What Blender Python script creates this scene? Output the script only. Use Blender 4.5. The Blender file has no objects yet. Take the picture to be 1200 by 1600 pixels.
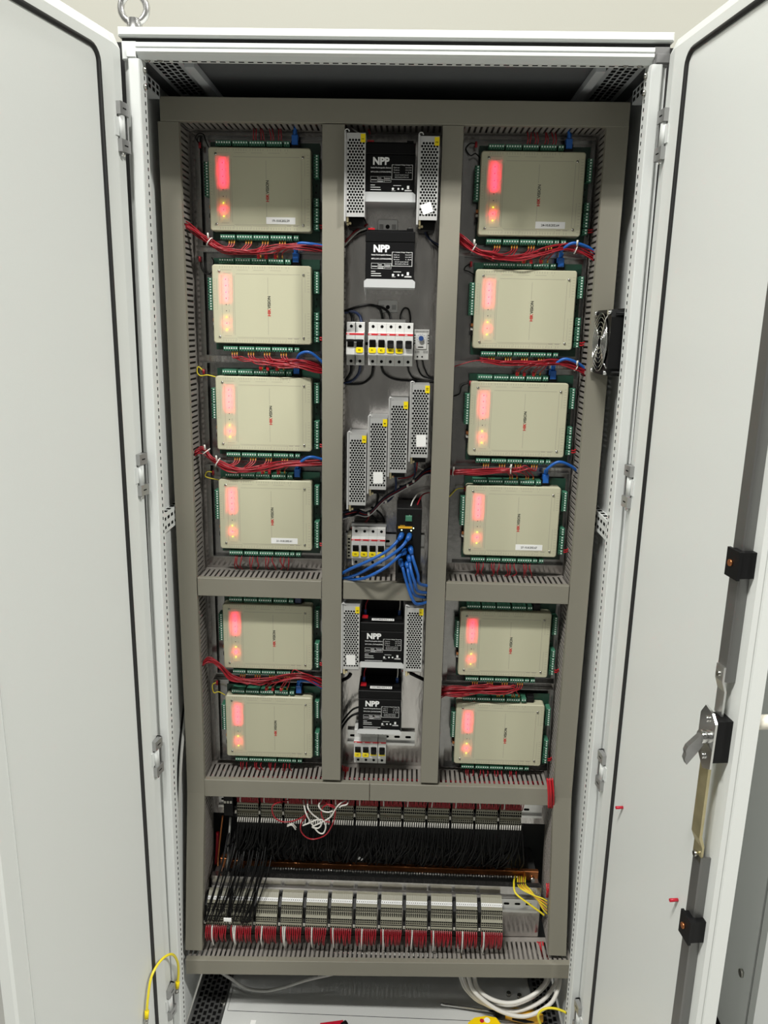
import bpy, bmesh, math, random
from mathutils import Vector, Matrix
random.seed(7)
S = bpy.context.scene
COL = S.collection
PI = math.pi

# ------------------------------------------------------------------ camera
FPX = 1200.17
CAM = Vector((0.01506, -1.5696, 1.54171))
YAW, PITCH, ROLL = [math.radians(a) for a in (-1.4496, 13.5124, -1.1416)]
def cam_axes():
    cy, sy, cp, sp = math.cos(YAW), math.sin(YAW), math.cos(PITCH), math.sin(PITCH)
    f = Vector((sy*cp, cy*cp, -sp)); r = Vector((cy, -sy, 0)); d = f.cross(r)
    c, s = math.cos(ROLL), math.sin(ROLL)
    return c*r+s*d, -s*r+c*d, f
AR, AD, AF = cam_axes()
def at(px, py, Y):
    """point of the plane at depth Y that the photo shows at (px, py)"""
    d = AR*((px-600)/FPX) + AD*((py-800)/FPX) + AF
    return CAM + d*((Y-CAM.y)/d.y)
cd = bpy.data.cameras.new('camera'); cam = bpy.data.objects.new('camera', cd); COL.objects.link(cam)
cd.sensor_fit = 'VERTICAL'; cd.sensor_height = 36; cd.sensor_width = 27; cd.lens = FPX/1600*36
cd.clip_start = 0.02
cam.matrix_world = Matrix(((AR.x, -AD.x, -AF.x, CAM.x), (AR.y, -AD.y, -AF.y, CAM.y), (AR.z, -AD.z, -AF.z, CAM.z), (0, 0, 0, 1)))
S.camera = cam

# ------------------------------------------------------------------ materials
def mat(name, col, rough=.5, metal=0., bump=0., scale=200., var=0., emit=None, strength=0., spec=.5, stretch=None, coat=0.):
    m = bpy.data.materials.new(name); m.use_nodes = True
    nt = m.node_tree; b = nt.nodes['Principled BSDF']
    b.inputs['Base Color'].default_value = (*col, 1); b.inputs['Roughness'].default_value = rough
    b.inputs['Metallic'].default_value = metal; b.inputs['Specular IOR Level'].default_value = spec
    b.inputs['Coat Weight'].default_value = coat
    if emit:
        b.inputs['Emission Color'].default_value = (*emit, 1); b.inputs['Emission Strength'].default_value = strength
    if bump or var:
        tc = nt.nodes.new('ShaderNodeTexCoord'); mp = nt.nodes.new('ShaderNodeMapping'); n = nt.nodes.new('ShaderNodeTexNoise')
        nt.links.new(tc.outputs['Object'], mp.inputs[0]); nt.links.new(mp.outputs[0], n.inputs['Vector'])
        if stretch: mp.inputs['Scale'].default_value = stretch
        n.inputs['Scale'].default_value = scale; n.inputs['Detail'].default_value = 4
        if bump:
            bp = nt.nodes.new('ShaderNodeBump'); bp.inputs['Strength'].default_value = bump; bp.inputs['Distance'].default_value = .002
            nt.links.new(n.outputs['Fac'], bp.inputs['Height']); nt.links.new(bp.outputs[0], b.inputs['Normal'])
        if var:
            mx = nt.nodes.new('ShaderNodeMix'); mx.data_type = 'RGBA'
            mx.inputs[6].default_value = (*[c*(1-var) for c in col], 1); mx.inputs[7].default_value = (*[min(1, c*(1+var)) for c in col], 1)
            nt.links.new(n.outputs['Fac'], mx.inputs[0]); nt.links.new(mx.outputs[2], b.inputs['Base Color'])
    return m
M = {}
def defm(k, *a, **kw): M[k] = mat(k, *a, **kw)
defm('paint', (.66, .68, .67), .42, bump=.06, scale=900, spec=.4)
defm('paint_rough', (.60, .61, .60), .5, bump=.25, scale=700, spec=.4)
defm('paint_door', (.70, .72, .70), .38, bump=.05, scale=700, var=.02, spec=.4)
defm('inner_paint', (.48, .50, .52), .45, bump=.05, scale=700)
defm('panel_shaded', (.11, .115, .12), .8, spec=.1)  # cabinet paint darkened, the interior shade is put into the colour
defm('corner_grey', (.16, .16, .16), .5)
defm('zinc_cast', (.42, .42, .42), .38, .75)
defm('wall', (.44, .435, .385), .7, bump=.05, scale=300)
defm('floor', (.34, .34, .325), .35, var=.06, scale=12)
defm('room_low_bounce', (.10, .10, .098), .8)  # unseen walls and ceiling, darkened to hold bounced light down
defm('rubber', (.012, .012, .012), .45)
defm('duct', (.235, .222, .180), .48, bump=.02, scale=500)
defm('duct_in', (.255, .235, .215), .55)
defm('steel', (.58, .56, .545), .20, .97, bump=.6, scale=45, var=.28, stretch=(1, 1, .4))
defm('steel_dark', (.36, .36, .36), .36, .9, bump=.2, scale=60, var=.2)
defm('steel_rod', (.22, .22, .215), .42, .8)
defm('tray_steel', (.30, .295, .29), .20, .9, bump=.12, scale=70, var=.2)
defm('zinc', (.72, .72, .71), .28, .95)
defm('white_bracket', (.72, .73, .74), .32, .4)
defm('brass', (.78, .68, .42), .3, .9)
defm('yellow_zinc', (.62, .55, .33), .35, .85, var=.25, scale=40)
defm('chrome', (.78, .78, .77), .16, 1.)
defm('screw', (.55, .54, .5), .25, 1.)
defm('pcb', (.010, .045, .028), .4)
defm('term_green', (.055, .20, .125), .42)
defm('term_dot', (.88, .92, .88), .3, .2)
defm('print', (.40, .37, .29), .6)
defm('logo_black', (.02, .02, .02), .5)
defm('logo_red', (.55, .01, .015), .5)
defm('black', (.006, .006, .0065), .45, spec=.22)
defm('black_matte', (.005, .005, .005), .7, spec=.12)
defm('hole', (.004, .004, .004), .9, spec=.1)
defm('battery', (.0045, .0045, .005), .5, spec=.16)
defm('white_print', (.85, .85, .85), .5)
defm('paper', (.86, .86, .85), .6)
defm('yellow_tag', (.85, .66, .0), .45)
defm('psu_alu', (.62, .62, .615), .42, .55)
defm('mcb', (.60, .60, .585), .4)
defm('mcb_red', (.55, .02, .03), .4)
defm('thermostat', (.50, .50, .48), .45)
defm('blue_dial', (.02, .06, .22), .4)
defm('blue_cable', (.010, .105, .42), .40)
defm('red_wire', (.30, .007, .016), .30)
defm('red_bright', (.50, .010, .018), .4)
defm('black_wire', (.004, .004, .004), .40, spec=.2)
defm('white_wire', (.70, .68, .64), .45)
defm('grey_cable', (.45, .45, .43), .5)
defm('blue_wire', (.008, .02, .07), .4)
defm('yellow_wire', (.80, .66, .03), .4)
defm('orange_wire', (.75, .38, .05), .4)
defm('copper', (.60, .23, .09), .36, .9, var=.2, scale=60)
defm('terminal', (.29, .278, .215), .5)
defm('terminal_pale', (.62, .60, .54), .5)  # pale plastic of the end stop screws and fuse terminal squares
defm('orange', (.80, .42, .02), .4)
defm('tool_yellow', (.90, .62, .0), .35)
defm('tool_red', (.5, .01, .03), .3)
defm('cream_lever', (.80, .76, .66), .35)
defm('led_green', (.7, .9, .6), .4, emit=(.75, 1, .6), strength=3)
defm('led_red', (.9, .1, .1), .4, emit=(1, .06, .06), strength=1.0)
defm('led_core_red', (.9, .1, .1), .4, emit=(1, .010, .065), strength=1150)
defm('led_yellow', (.9, .8, .1), .4, emit=(.80, .95, .05), strength=1.6)
defm('led_core_yellow', (.9, .8, .1), .4, emit=(.60, .80, .01), strength=75)
# thin translucent cream plastic of the controller covers
def cover_mat():
    m = bpy.data.materials.new('cream_plastic'); m.use_nodes = True
    nt = m.node_tree; b = nt.nodes['Principled BSDF']; out = nt.nodes['Material Output']
    b.inputs['Base Color'].default_value = (.60, .585, .425, 1); b.inputs['Roughness'].default_value = .42
    tr = nt.nodes.new('ShaderNodeBsdfTranslucent'); tr.inputs[0].default_value = (.62, .56, .44, 1)
    mx = nt.nodes.new('ShaderNodeMixShader'); mx.inputs[0].default_value = .12
    nt.links.new(b.outputs[0], mx.inputs[1]); nt.links.new(tr.outputs[0], mx.inputs[2]); nt.links.new(mx.outputs[0], out.inputs[0])
    M['cream'] = m
cover_mat()

# ------------------------------------------------------------------ mesh builder
class MB:
    def __init__(s): s.v = []; s.f = []; s.mi = []; s.sm = []
    def add(s, vs, fs, mi=0, sm=False):
        o = len(s.v); s.v += [tuple(v) for v in vs]
        for f in fs: s.f.append([i+o for i in f]); s.mi.append(mi); s.sm.append(sm)
        return s
    def box(s, x0, x1, y0, y1, z0, z1, mi=0):
        x0, x1 = min(x0, x1), max(x0, x1); y0, y1 = min(y0, y1), max(y0, y1); z0, z1 = min(z0, z1), max(z0, z1)
        return s.add([(x0, y0, z0), (x1, y0, z0), (x1, y1, z0), (x0, y1, z0), (x0, y0, z1), (x1, y0, z1), (x1, y1, z1), (x0, y1, z1)],
              [(0, 1, 5, 4), (1, 2, 6, 5), (2, 3, 7, 6), (3, 0, 4, 7), (4, 5, 6, 7), (3, 2, 1, 0)], mi)
    def cbox(s, x0, x1, y0, y1, z0, z1, c=.001, mi=0):
        """box whose front (low y) edges are chamfered"""
        L = [(x0, x1, z0, z1, y1), (x0, x1, z0, z1, y0+c), (x0+c, x1-c, z0+c, z1-c, y0)]
        vs = []
        for a, b, d, e, y in L: vs += [(a, y, d), (b, y, d), (b, y, e), (a, y, e)]
        fs = [(3, 2, 1, 0), (8, 9, 10, 11)]
        for k in (0, 4):
            for i in range(4): fs.append((k+i, k+(i+1) % 4, k+4+(i+1) % 4, k+4+i))
        return s.add(vs, fs, mi)
    def rbox(s, x0, x1, y0, y1, z0, z1, r=.004, c=.001, mi=0, n=4, back=True):
        """rounded rectangle facing -y with a chamfered front rim"""
        def ring(ins, y):
            P = []
            for cx, cz, a0 in ((x1-r, z1-r, 0), (x0+r, z1-r, 90), (x0+r, z0+r, 180), (x1-r, z0+r, 270)):
                for k in range(n+1):
                    a = math.radians(a0+90*k/n); P.append((cx+(r-ins)*math.cos(a), y, cz+(r-ins)*math.sin(a)))
            return P
        R = [ring(0, y1), ring(0, y0+c), ring(min(c, r*.9), y0)]; N = len(R[0]); vs = sum(R, [])
        fs = [tuple(range(2*N, 3*N))]
        if back: fs.append(tuple(range(N-1, -1, -1)))
        for k in (0, N):
            for i in range(N): fs.append((k+i, k+(i+1) % N, k+N+(i+1) % N, k+N+i))
        return s.add(vs, fs, mi)
    def prism(s, poly, ax, a0, a1, mi=0):
        n = len(poly)
        def P(p, a): return {'x': (a, p[0], p[1]), 'y': (p[0], a, p[1]), 'z': (p[0], p[1], a)}[ax]
        vs = [P(p, a0) for p in poly]+[P(p, a1) for p in poly]
        return s.add(vs, [tuple(range(n)), tuple(range(2*n-1, n-1, -1))]+[(i, (i+1) % n, n+(i+1) % n, n+i) for i in range(n)], mi)
    def tube(s, pts, r, n=6, mi=0, cap=True, closed=False):
        pts = [Vector(p) for p in pts]; N = len(pts); vs = []; fs = []
        t = (pts[1]-pts[0]).normalized(); u = t.orthogonal().normalized()
        for i, p in enumerate(pts):
            if closed: tn = (pts[(i+1) % N]-pts[i-1]).normalized()
            else: tn = (pts[min(i+1, N-1)]-pts[max(i-1, 0)])
            if tn.length < 1e-9: tn = t
            tn.normalize(); u = (u-tn*u.dot(tn))
            u = u.normalized() if u.length > 1e-6 else tn.orthogonal().normalized()
            w = tn.cross(u); rr = r[i] if isinstance(r, (list, tuple)) else r
            for k in range(n):
                a = 2*PI*k/n; vs.append(p+u*(rr*math.cos(a))+w*(rr*math.sin(a)))
        for i in range(N if closed else N-1):
            j = (i+1) % N
            for k in range(n): fs.append((i*n+k, i*n+(k+1) % n, j*n+(k+1) % n, j*n+k))
        s.add(vs, fs, mi, True)
        if cap and not closed:
            o = len(s.v)-N*n
            s.f.append([o+k for k in range(n-1, -1, -1)]); s.mi.append(mi); s.sm.append(False)
            s.f.append([o+(N-1)*n+k for k in range(n)]); s.mi.append(mi); s.sm.append(False)
        return s
    def cyl(s, p0, p1, r, n=12, mi=0, r1=None): return s.tube([p0, p1], [r, r if r1 is None else r1], n, mi)
    def disc(s, x, y, z, r, n=12, h=.001, mi=0): return s.cyl((x, y+h, z), (x, y, z), r, n, mi)
    def ball(s, c, r, n=8, m=5, mi=0, sq=(1, 1, 1)):
        vs = [(c[0], c[1], c[2]+r*sq[2])]; fs = []
        for i in range(1, m):
            a = PI*i/m
            for k in range(n):
                b = 2*PI*k/n; vs.append((c[0]+r*sq[0]*math.sin(a)*math.cos(b), c[1]+r*sq[1]*math.sin(a)*math.sin(b), c[2]+r*sq[2]*math.cos(a)))
        vs.append((c[0], c[1], c[2]-r*sq[2])); L = len(vs)-1
        for k in range(n):
            fs.append((0, 1+k, 1+(k+1) % n)); fs.append((L, L-n+(k+1) % n, L-n+k))
            for i in range(m-2):
                a = 1+i*n; fs.append((a+k, a+n+k, a+n+(k+1) % n, a+(k+1) % n))
        return s.add(vs, fs, mi, True)
    def plate_holes(s, x0, x1, z0, z1, y, p=.0054, h=.0048, r=.0021, mi=0):
        """sheet in the xz plane punched with staggered round holes"""
        a = math.atan2(h, p); q = [0, a*.5, a, a+(PI/2-a)*.5]
        angs = q+[PI-t for t in (a+(PI/2-a)*.5, a, a*.5)][0:0]
        angs = []
        for k in range(4):
            b = [0, a*.5, a, (a+PI/2)/2] if k % 2 == 0 else [0, (PI/2-a)*.5, PI/2-a, PI/2-a*.5]
            angs += [k*PI/2+t for t in b]
        rows = int((z1-z0)/h); oz = ((z1-z0)-rows*h)/2; n = int((x1-x0)/p); ox = ((x1-x0)-n*p)/2
        s.quad(x0, x1, z0, z0+oz, y, mi); s.quad(x0, x1, z1-oz, z1, y, mi)
        for j in range(rows):
            zc = z0+oz+(j+.5)*h; odd = j % 2; xs = x0+ox+(p/2 if odd else 0); m = n-odd
            if xs > x0+1e-6: s.quad(x0, xs, zc-h/2, zc+h/2, y, mi)
            if xs+m*p < x1-1e-6: s.quad(xs+m*p, x1, zc-h/2, zc+h/2, y, mi)
            for i in range(m):
                xc = xs+(i+.5)*p; out = []; inn = []
                for t in angs:
                    c, d = math.cos(t), math.sin(t); k = min(p/2/abs(c) if abs(c) > 1e-9 else 9, h/2/abs(d) if abs(d) > 1e-9 else 9)
                    out.append((xc+c*k, y, zc+d*k)); inn.append((xc+c*r, y, zc+d*r))
                N = len(angs); s.add(out+inn, [(i_, (i_+1) % N, N+(i_+1) % N, N+i_) for i_ in range(N)], mi)
        return s
    def quad(s, x0, x1, z0, z1, y, mi=0): return s.add([(x0, y, z0), (x1, y, z0), (x1, y, z1), (x0, y, z1)], [(0, 1, 2, 3)], mi)
    def text(s, body, size, x, y, z, mi=0, width=None, bold=0., rot=0., align='LEFT', normal=(0, -1, 0)):
        """flat lettering; runs along +x (rot turns it in the xz plane), faces -y; normal (0,0,1) lays it on a top face"""
        vs, fs = glyphs(body, bold, align)
        w = max(v[0] for v in vs)-min(v[0] for v in vs); k = size; kx = (width/w if width else k)
        c, d = math.cos(rot), math.sin(rot); P = []
        for a, b in vs:
            a, b = a*kx, b*k; a, b = a*c-b*d, a*d+b*c
            P.append((x+a, y, z+b) if normal[1] else (x+a, y+b, z))
        return s.add(P, fs, mi)
    def xf(s, fn): s.v = [tuple(fn(Vector(v))) for v in s.v]; return s
    def mesh(s, name, mats, recalc=True):
        me = bpy.data.meshes.new(name); me.from_pydata(s.v, [], s.f)
        for m in (mats if isinstance(mats, (list, tuple)) else [mats]): me.materials.append(M[m])
        me.polygons.foreach_set('material_index', s.mi); me.polygons.foreach_set('use_smooth', s.sm)
        if recalc:
            bm = bmesh.new(); bm.from_mesh(me); bmesh.ops.recalc_face_normals(bm, faces=bm.faces); bm.to_mesh(me); bm.free()
        me.update(); return me
GC = {}
def glyphs(body, bold, align):
    k = (body, bold, align)
    if k not in GC:
        cu = bpy.data.curves.new('lettering', 'FONT'); cu.body = body; cu.size = 1.0; cu.resolution_u = 2; cu.offset = bold; cu.align_x = align
        ob = bpy.data.objects.new('lettering', cu); COL.objects.link(ob); bpy.context.view_layer.update()
        me = bpy.data.meshes.new_from_object(ob.evaluated_get(bpy.context.evaluated_depsgraph_get()))
        GC[k] = ([(v.co.x, v.co.y) for v in me.vertices], [tuple(p.vertices) for p in me.polygons])
        bpy.data.objects.remove(ob); bpy.data.curves.remove(cu); bpy.data.meshes.remove(me)
    return GC[k]
def spline(pts, k=6):
    P = [Vector(p) for p in pts]
    if len(P) < 3: return P
    P = [P[0]*2-P[1]]+P+[P[-1]*2-P[-2]]; out = []
    for i in range(1, len(P)-2):
        a, b, c, d = P[i-1:i+3]
        for j in range(k):
            t = j/k
            out.append(.5*((2*b)+(c-a)*t+(2*a-5*b+4*c-d)*t*t+(3*b-a-3*c+d)*t**3))
    out.append(P[-2]); return out

# ------------------------------------------------------------------ object helpers
def tag(o, label, cat, group=None, kind=None):
    o['label'] = label; o['category'] = cat
    if group: o['group'] = group
    if kind: o['kind'] = kind
    return o
def thing(name, label, cat, loc=(0, 0, 0), group=None, rotz=0):
    o = bpy.data.objects.new(name, None); COL.objects.link(o); o.empty_display_size = .02
    o.location = loc; o.rotation_euler = (0, 0, rotz)
    return tag(o, label, cat, group)
def wpos(o):
    p = Vector((0, 0, 0))
    while o: p += o.location; o = o.parent
    return p
def part(name, mb, mats, parent, local=False, label=None, recalc=True):
    """a mesh in the thing's own frame (local) or in world coordinates"""
    if not local:
        off = wpos(parent); mb.v = [(v[0]-off.x, v[1]-off.y, v[2]-off.z) for v in mb.v]
    o = bpy.data.objects.new(name, mb.mesh(name, mats, recalc)); COL.objects.link(o); o.parent = parent
    if label: o['label'] = label
    return o
def share(name, me, parent, loc=(0, 0, 0)):
    o = bpy.data.objects.new(name, me); COL.objects.link(o); o.parent = parent; o.location = loc; return o
def solo(name, mb, mats, label, cat, group=None, kind=None):
    xs, ys, zs = zip(*mb.v); off = Vector(((min(xs)+max(xs))/2, (min(ys)+max(ys))/2, min(zs)))
    mb.v = [(v[0]-off.x, v[1]-off.y, v[2]-off.z) for v in mb.v]
    o = bpy.data.objects.new(name, mb.mesh(name, mats)); COL.objects.link(o); o.location = off
    return tag(o, label, cat, group, kind)
def struct(name, mb, mats):
    o = bpy.data.objects.new(name, mb.mesh(name, mats)); COL.objects.link(o); o['kind'] = 'structure'; return o
def dup(root, loc, label):
    r = root.copy(); COL.objects.link(r); r.location = loc; r['label'] = label
    for ch in list(root.children):
        c = ch.copy(); COL.objects.link(c); c.parent = r
        for g in list(ch.children):
            d = g.copy(); COL.objects.link(d); d.parent = c
    return r

GZ = -.12                                   # the room floor, a plinth below the cabinet floor
# ================================================================== the room
struct('floor', MB().box(-3.2, 3.2, -4.6, .34, GZ-.1, GZ), 'floor')
struct('wall_back', MB().box(-3.2, 3.2, .30, .40, GZ, 4.25), 'wall')
struct('wall_left', MB().box(-3.3, -3.2, -4.6, .4, GZ, 4.25), 'room_low_bounce')
struct('wall_right', MB().box(3.2, 3.3, -4.6, .4, GZ, 4.25), 'room_low_bounce')
struct('wall_front', MB().box(-3.3, 3.3, -4.7, -4.6, GZ, 4.25), 'room_low_bounce')
struct('ceiling', MB().box(-3.3, 3.3, -4.7, .4, 4.25, 4.35), 'room_low_bounce')

# ================================================================== the cabinet
def wl(z): return -.4528-.0125*max(0, 1.95-z)/1.9       # outer edge of the left post
def wr(z): return .4152+.0095*max(0, 1.95-z)/1.9
cab = thing('electrical_cabinet', 'tall light grey steel electrical cabinet with both doors swung open', 'cabinet', (-.018, -.05, GZ))
YF = -.22
roof = MB().cbox(-.4565, .4185, YF-.003, .10, 1.9835, 1.9965, .002)
part('roof', roof, 'paint', cab)
part('ceiling_panel', MB().box(-.4585, .4205, -.1975, .10, 1.968, 1.974), 'panel_shaded', cab)
b = MB().box(-.4600, -.4570, -.175, .10, -.03, 1.968); part('side_panel', b, 'paint', cab)
b = MB().box(.4190, .4220, -.175, .10, -.03, 1.968); part('side_panel', b, 'paint', cab)
part('back_panel', MB().box(-.460, .422, .10, .103, -.03, 1.975), 'panel_shaded', cab)
# door frame: two posts with a sealing lip, a perforated return behind it
def post(sgn, w):
    m = MB(); zs = [-.10, 1.952]
    prof = [(0, YF+.014), (.009, YF+.010), (.010, YF+.001), (.012, YF), (.026, YF), (.0275, YF+.002), (.029, YF+.010), (.0305, YF+.024), (.005, YF+.024), (0, YF+.020)]
    vs = []; n = len(prof)
    for z in zs:
        for a, y in prof: vs.append((w(z)+sgn*a, y, z))
    m.add(vs, [tuple(range(n)), tuple(range(2*n-1, n-1, -1))]+[(i, (i+1) % n, n+(i+1) % n, n+i) for i in range(n)])
    z = 0.0
    while z < 1.93:                                  # punched return
        x = w(z)+sgn*.0306; m.box(x-sgn*.0012, x-sgn*.0002, YF+.0155, YF+.0180, z, z+.0055, 1); z += .0125
    for z in (1.94, 1.915):
        x = w(z)+sgn*.0300; m.cyl((x, YF+.016, z), (x+sgn*.004, YF+.016, z), .0045, 10, 2)
    return m
part('door_post', post(1, wl), ['paint', 'hole', 'screw'], cab)
part('door_post', post(-1, wr), ['paint', 'hole', 'screw'], cab)
r = MB().prism([(YF+.002, 1.976), (YF, 1.974), (YF, 1.9695), (YF+.003, 1.968), (YF, 1.9665), (YF, 1.962), (YF+.006, 1.959), (YF+.010, 1.9530), (YF+.022, 1.9525), (YF+.022, 1.976)], 'x', -.430, .391)
for k in range(52):
    x = -.405+k*.0152; r.box(x, x+.009, YF+.0140, YF+.0170, 1.9522, 1.9530, 1)
for x in (-.415, -.395, .35, .372): r.disc(x, YF+.010, 1.9545, .0045, 10, .004, 2)
part('top_rail', r, ['paint', 'hole', 'screw'], cab)
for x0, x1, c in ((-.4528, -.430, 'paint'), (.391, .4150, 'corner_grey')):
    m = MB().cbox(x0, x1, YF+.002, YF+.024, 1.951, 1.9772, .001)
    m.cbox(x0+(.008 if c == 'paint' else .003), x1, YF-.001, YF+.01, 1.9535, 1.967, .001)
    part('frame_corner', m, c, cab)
part('roof_gap_seal', MB().box(-.4535, .416, YF+.008, YF+.05, 1.9772, 1.9834), 'rubber', cab)
part('hinge_gap_shade', MB().box(-.474, -.4535, YF+.016, YF+.022, -.1, 1.98), 'rubber', cab); part('hinge_gap_shade', MB().box(.4165, .440, YF+.016, YF+.022, -.1, 1.98), 'rubber', cab)  # black strips added in place of the shade in the hinge gaps
# inside rails
def slot_rail(x0, x1, y0, y1, z0, z1, face, sgn):
    m = MB().box(x0, x1, y0, y1, z0, z1); n = int((y1-y0)/.022)
    for k in range(n):
        y = y0+.006+k*.022; h = (z1-z0)
        if face == 'side':
            for zz in ((z0+z1)/2-h*.22, (z0+z1)/2+h*.22): m.box((x1 if sgn > 0 else x0)-.0004, (x1 if sgn > 0 else x0)+.0004, y, y+.012, zz-.003, zz+.003, 1)
        m.box((x0+x1)/2-.004, (x0+x1)/2+.004, y, y+.012, z1-.0003, z1+.0004, 1)
    return m
part('side_rail', slot_rail(-.4568, -.435, -.175, -.085, 1.928, 1.95, 'side', 1), ['inner_paint', 'hole'], cab)
part('side_rail', slot_rail(.397, .4188, -.175, -.085, 1.928, 1.95, 'side', -1), ['inner_paint', 'hole'], cab)
part('side_rail', slot_rail(-.4568, -.4445, -.175, .09, 1.145, 1.183, 'side', 1), ['paint', 'hole'], cab)
part('side_rail', slot_rail(.4045, .4188, -.175, .09, 1.153, 1.191, 'side', -1), ['paint', 'hole'], cab)
def perf(x0, x1, y0, y1, z, up):
    m = MB().box(x0, x1, y0, y1, z-.001, z+.001); e = .0013*up
    for j, x in enumerate([x0+.012+k*.011 for k in range(int((x1-x0-.02)/.011)+1)]):
        for i in range(int((y1-y0-.02)/.017)):
            y = y0+.01+i*.017+(j % 2)*.006; m.box(x-.0036, x+.0036, y, y+.0105, z+e-.0004, z+e+.0004, 1)
    return m
part('perforated_strip', perf(-.43, -.372, -.19, .05, 1.9655, -1), ['inner_paint', 'hole'], cab)
part('perforated_strip', perf(.335, .393, -.19, .05, 1.9655, -1), ['inner_paint', 'hole'], cab)
for x in (-.366, .312): part('ceiling_rib', MB().box(x, x+.016, -.17, .09, 1.955, 1.9665), 'inner_paint', cab)
part('ceiling_slot', MB().box(.265, .300, -.165, -.158, 1.9655, 1.9675), 'paper', cab)
# cabinet floor
m = MB().box(-.372, .352, -.20, .10, -.024, -.02)
for y in (-.105, -.104): pass
m.box(-.365, .345, -.1055, -.1045, -.0202, -.0195, 1).box(-.366, -.3655, -.1045, -.04, -.0202, -.0195, 1)
part('floor_plate', m, ['paint_rough', 'black_matte'], cab)
part('perforated_strip', perf(-.449, -.374, -.20, .09, -.018, 1), ['steel_dark', 'hole'], cab)
part('perforated_strip', perf(.354, .411, -.20, .09, -.018, 1), ['steel_dark', 'hole'], cab)
for x, y in ((-.379, -.088), (.30, -.03), (.325, -.035)):
    part('floor_screw', MB().cyl((x, y, -.020), (x, y, -.012), .0055, 8), 'screw', cab)
part('plinth', MB().box(-.45, .412, -.20, .10, GZ, -.026), 'paint', cab)
# mounting plates
m = MB().box(-.440, .394, 0, .003, .432, 1.936)
part('mounting_plate', m, 'steel', cab)
m = MB().box(-.403, .352, -.060, -.057, .11, .308).box(-.403, .352, -.0604, -.045, .3065, .3095)
part('mounting_plate', m, 'steel', cab)
for x in (-.402, .335): part('plate_support', MB().box(x, x+.016, -.057, .09, .12, .30), 'steel_dark', cab)
part('plate_support', MB().box(-.43, .385, .02, .10, .432, .436), 'steel_dark', cab)
# lifting eye bolt
e = at(209, 13, -.15)
m = MB(); R_ = .0215
ring = [(e.x+R_*math.cos(2*PI*k/28), -.15, e.z+R_*math.sin(2*PI*k/28)) for k in range(28)]
m.tube(ring, .0058, 10, 0, closed=True)
m.tube([(e.x, -.15, 1.9965), (e.x, -.15, 2.004), (e.x, -.15, e.z-R_+.005)], [.0150, .0142, .0120], 16)
eb = part('eye_bolt', m, 'zinc', cab)
mm = MB()
for word, a0, st in (('LECON', 160, -14), ('JSINM', 42, -14)):
    for i, chs in enumerate(word):
        a = math.radians(a0+st*i); mm.text(chs, .0062, e.x+(R_-.003)*math.cos(a), -.1562, e.z+(R_-.003)*math.sin(a), rot=a-PI/2, align='CENTER')
part('embossed_lettering', mm, 'zinc_cast', eb)

# doors: built in their own frame (u along the door, w inwards, z up), then turned open
DW = .437
def door(sgn, hx, ang):
    d = math.radians(ang); ux = Vector((sgn*math.cos(d), -math.sin(d), 0)); n = Vector((sgn*math.sin(d), math.cos(d), 0))
    n = Vector((-ux.y, ux.x, 0)); n = n if n.x*sgn > 0 else -n
    H = Vector((hx, YF, 0))
    return lambda v: H+ux*v.x+n*v.y+Vector((0, 0, v.z))
ZB, ZT = -.06, 1.986
def build_door(fn, free_strip):
    m = MB(); T = -.022
    prof = [(.004, T, 0), (.004, -.006, 0), (.031, -.0005, 0), (.034, 0, 0), (DW-.004, 0, 0), (DW, -.003, 0), (DW, T, 0)]
    # slab with a sloped hinge margin and rounded free edge
    vs = []; n = len(prof)
    rings = [(ZB, -.016), (ZB+.022, 0), (ZT-.022, 0), (ZT, -.016)]
    for z, lim in rings:
        for u, w, _ in prof: vs.append((u, min(w, lim) if lim < 0 else w, z))
    fs = [tuple(range(n)), tuple(range(4*n-1, 3*n-1, -1))]
    for k in range(3):
        for i in range(n): fs.append((k*n+i, k*n+(i+1) % n, (k+1)*n+(i+1) % n, (k+1)*n+i))
    m.add(vs, fs)
    return part('door', m.xf(fn), ['paint_door'], cab)
def gasket(fn, u0, u1, z0, z1, parent, r=.0042):
    P = [(u1, .001, z1)]
    for cu, cz, a0 in ((u0+.02, z1-.02, 90), (u0+.02, z0+.02, 180)):
        for k in range(6):
            a = math.radians(a0+18*k); P.append((cu+.02*math.cos(a), .001, cz+.02*math.sin(a)))
    P.append((u1, .001, z0)); Q = []
    for i in range(len(P)-1):
        a, b = Vector(P[i]), Vector(P[i+1]); k = max(1, int((b-a).length/.2)); Q += [a.lerp(b, j/k) for j in range(k)]
    part('gasket', MB().tube(Q+[Vector(P[-1])], r, 8).xf(fn), 'rubber', parent)
fL = door(1, -.4475, 102.5); fR = door(-1, .4075, 97.3)
dl = build_door(fL, False); dr = build_door(fR, True)
gasket(fL, .076, DW-.004, ZB+.05, 1.944, dl); gasket(fR, .082, DW-.004, ZB+.05, 1.944, dr)
part('edge_fold', MB().box(.402, .4025, 0, .0012, ZB+.03, ZT-.05).xf(fL), 'paint_rough', dl)
part('inner_fold', MB().prism([(0, .394), (.006, .397), (.006, .433), (0, .436)], 'z', ZB+.03, ZT-.03).xf(lambda v: Vector((v.y, v.x, v.z))).xf(fR), 'paint_door', dr)
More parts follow.
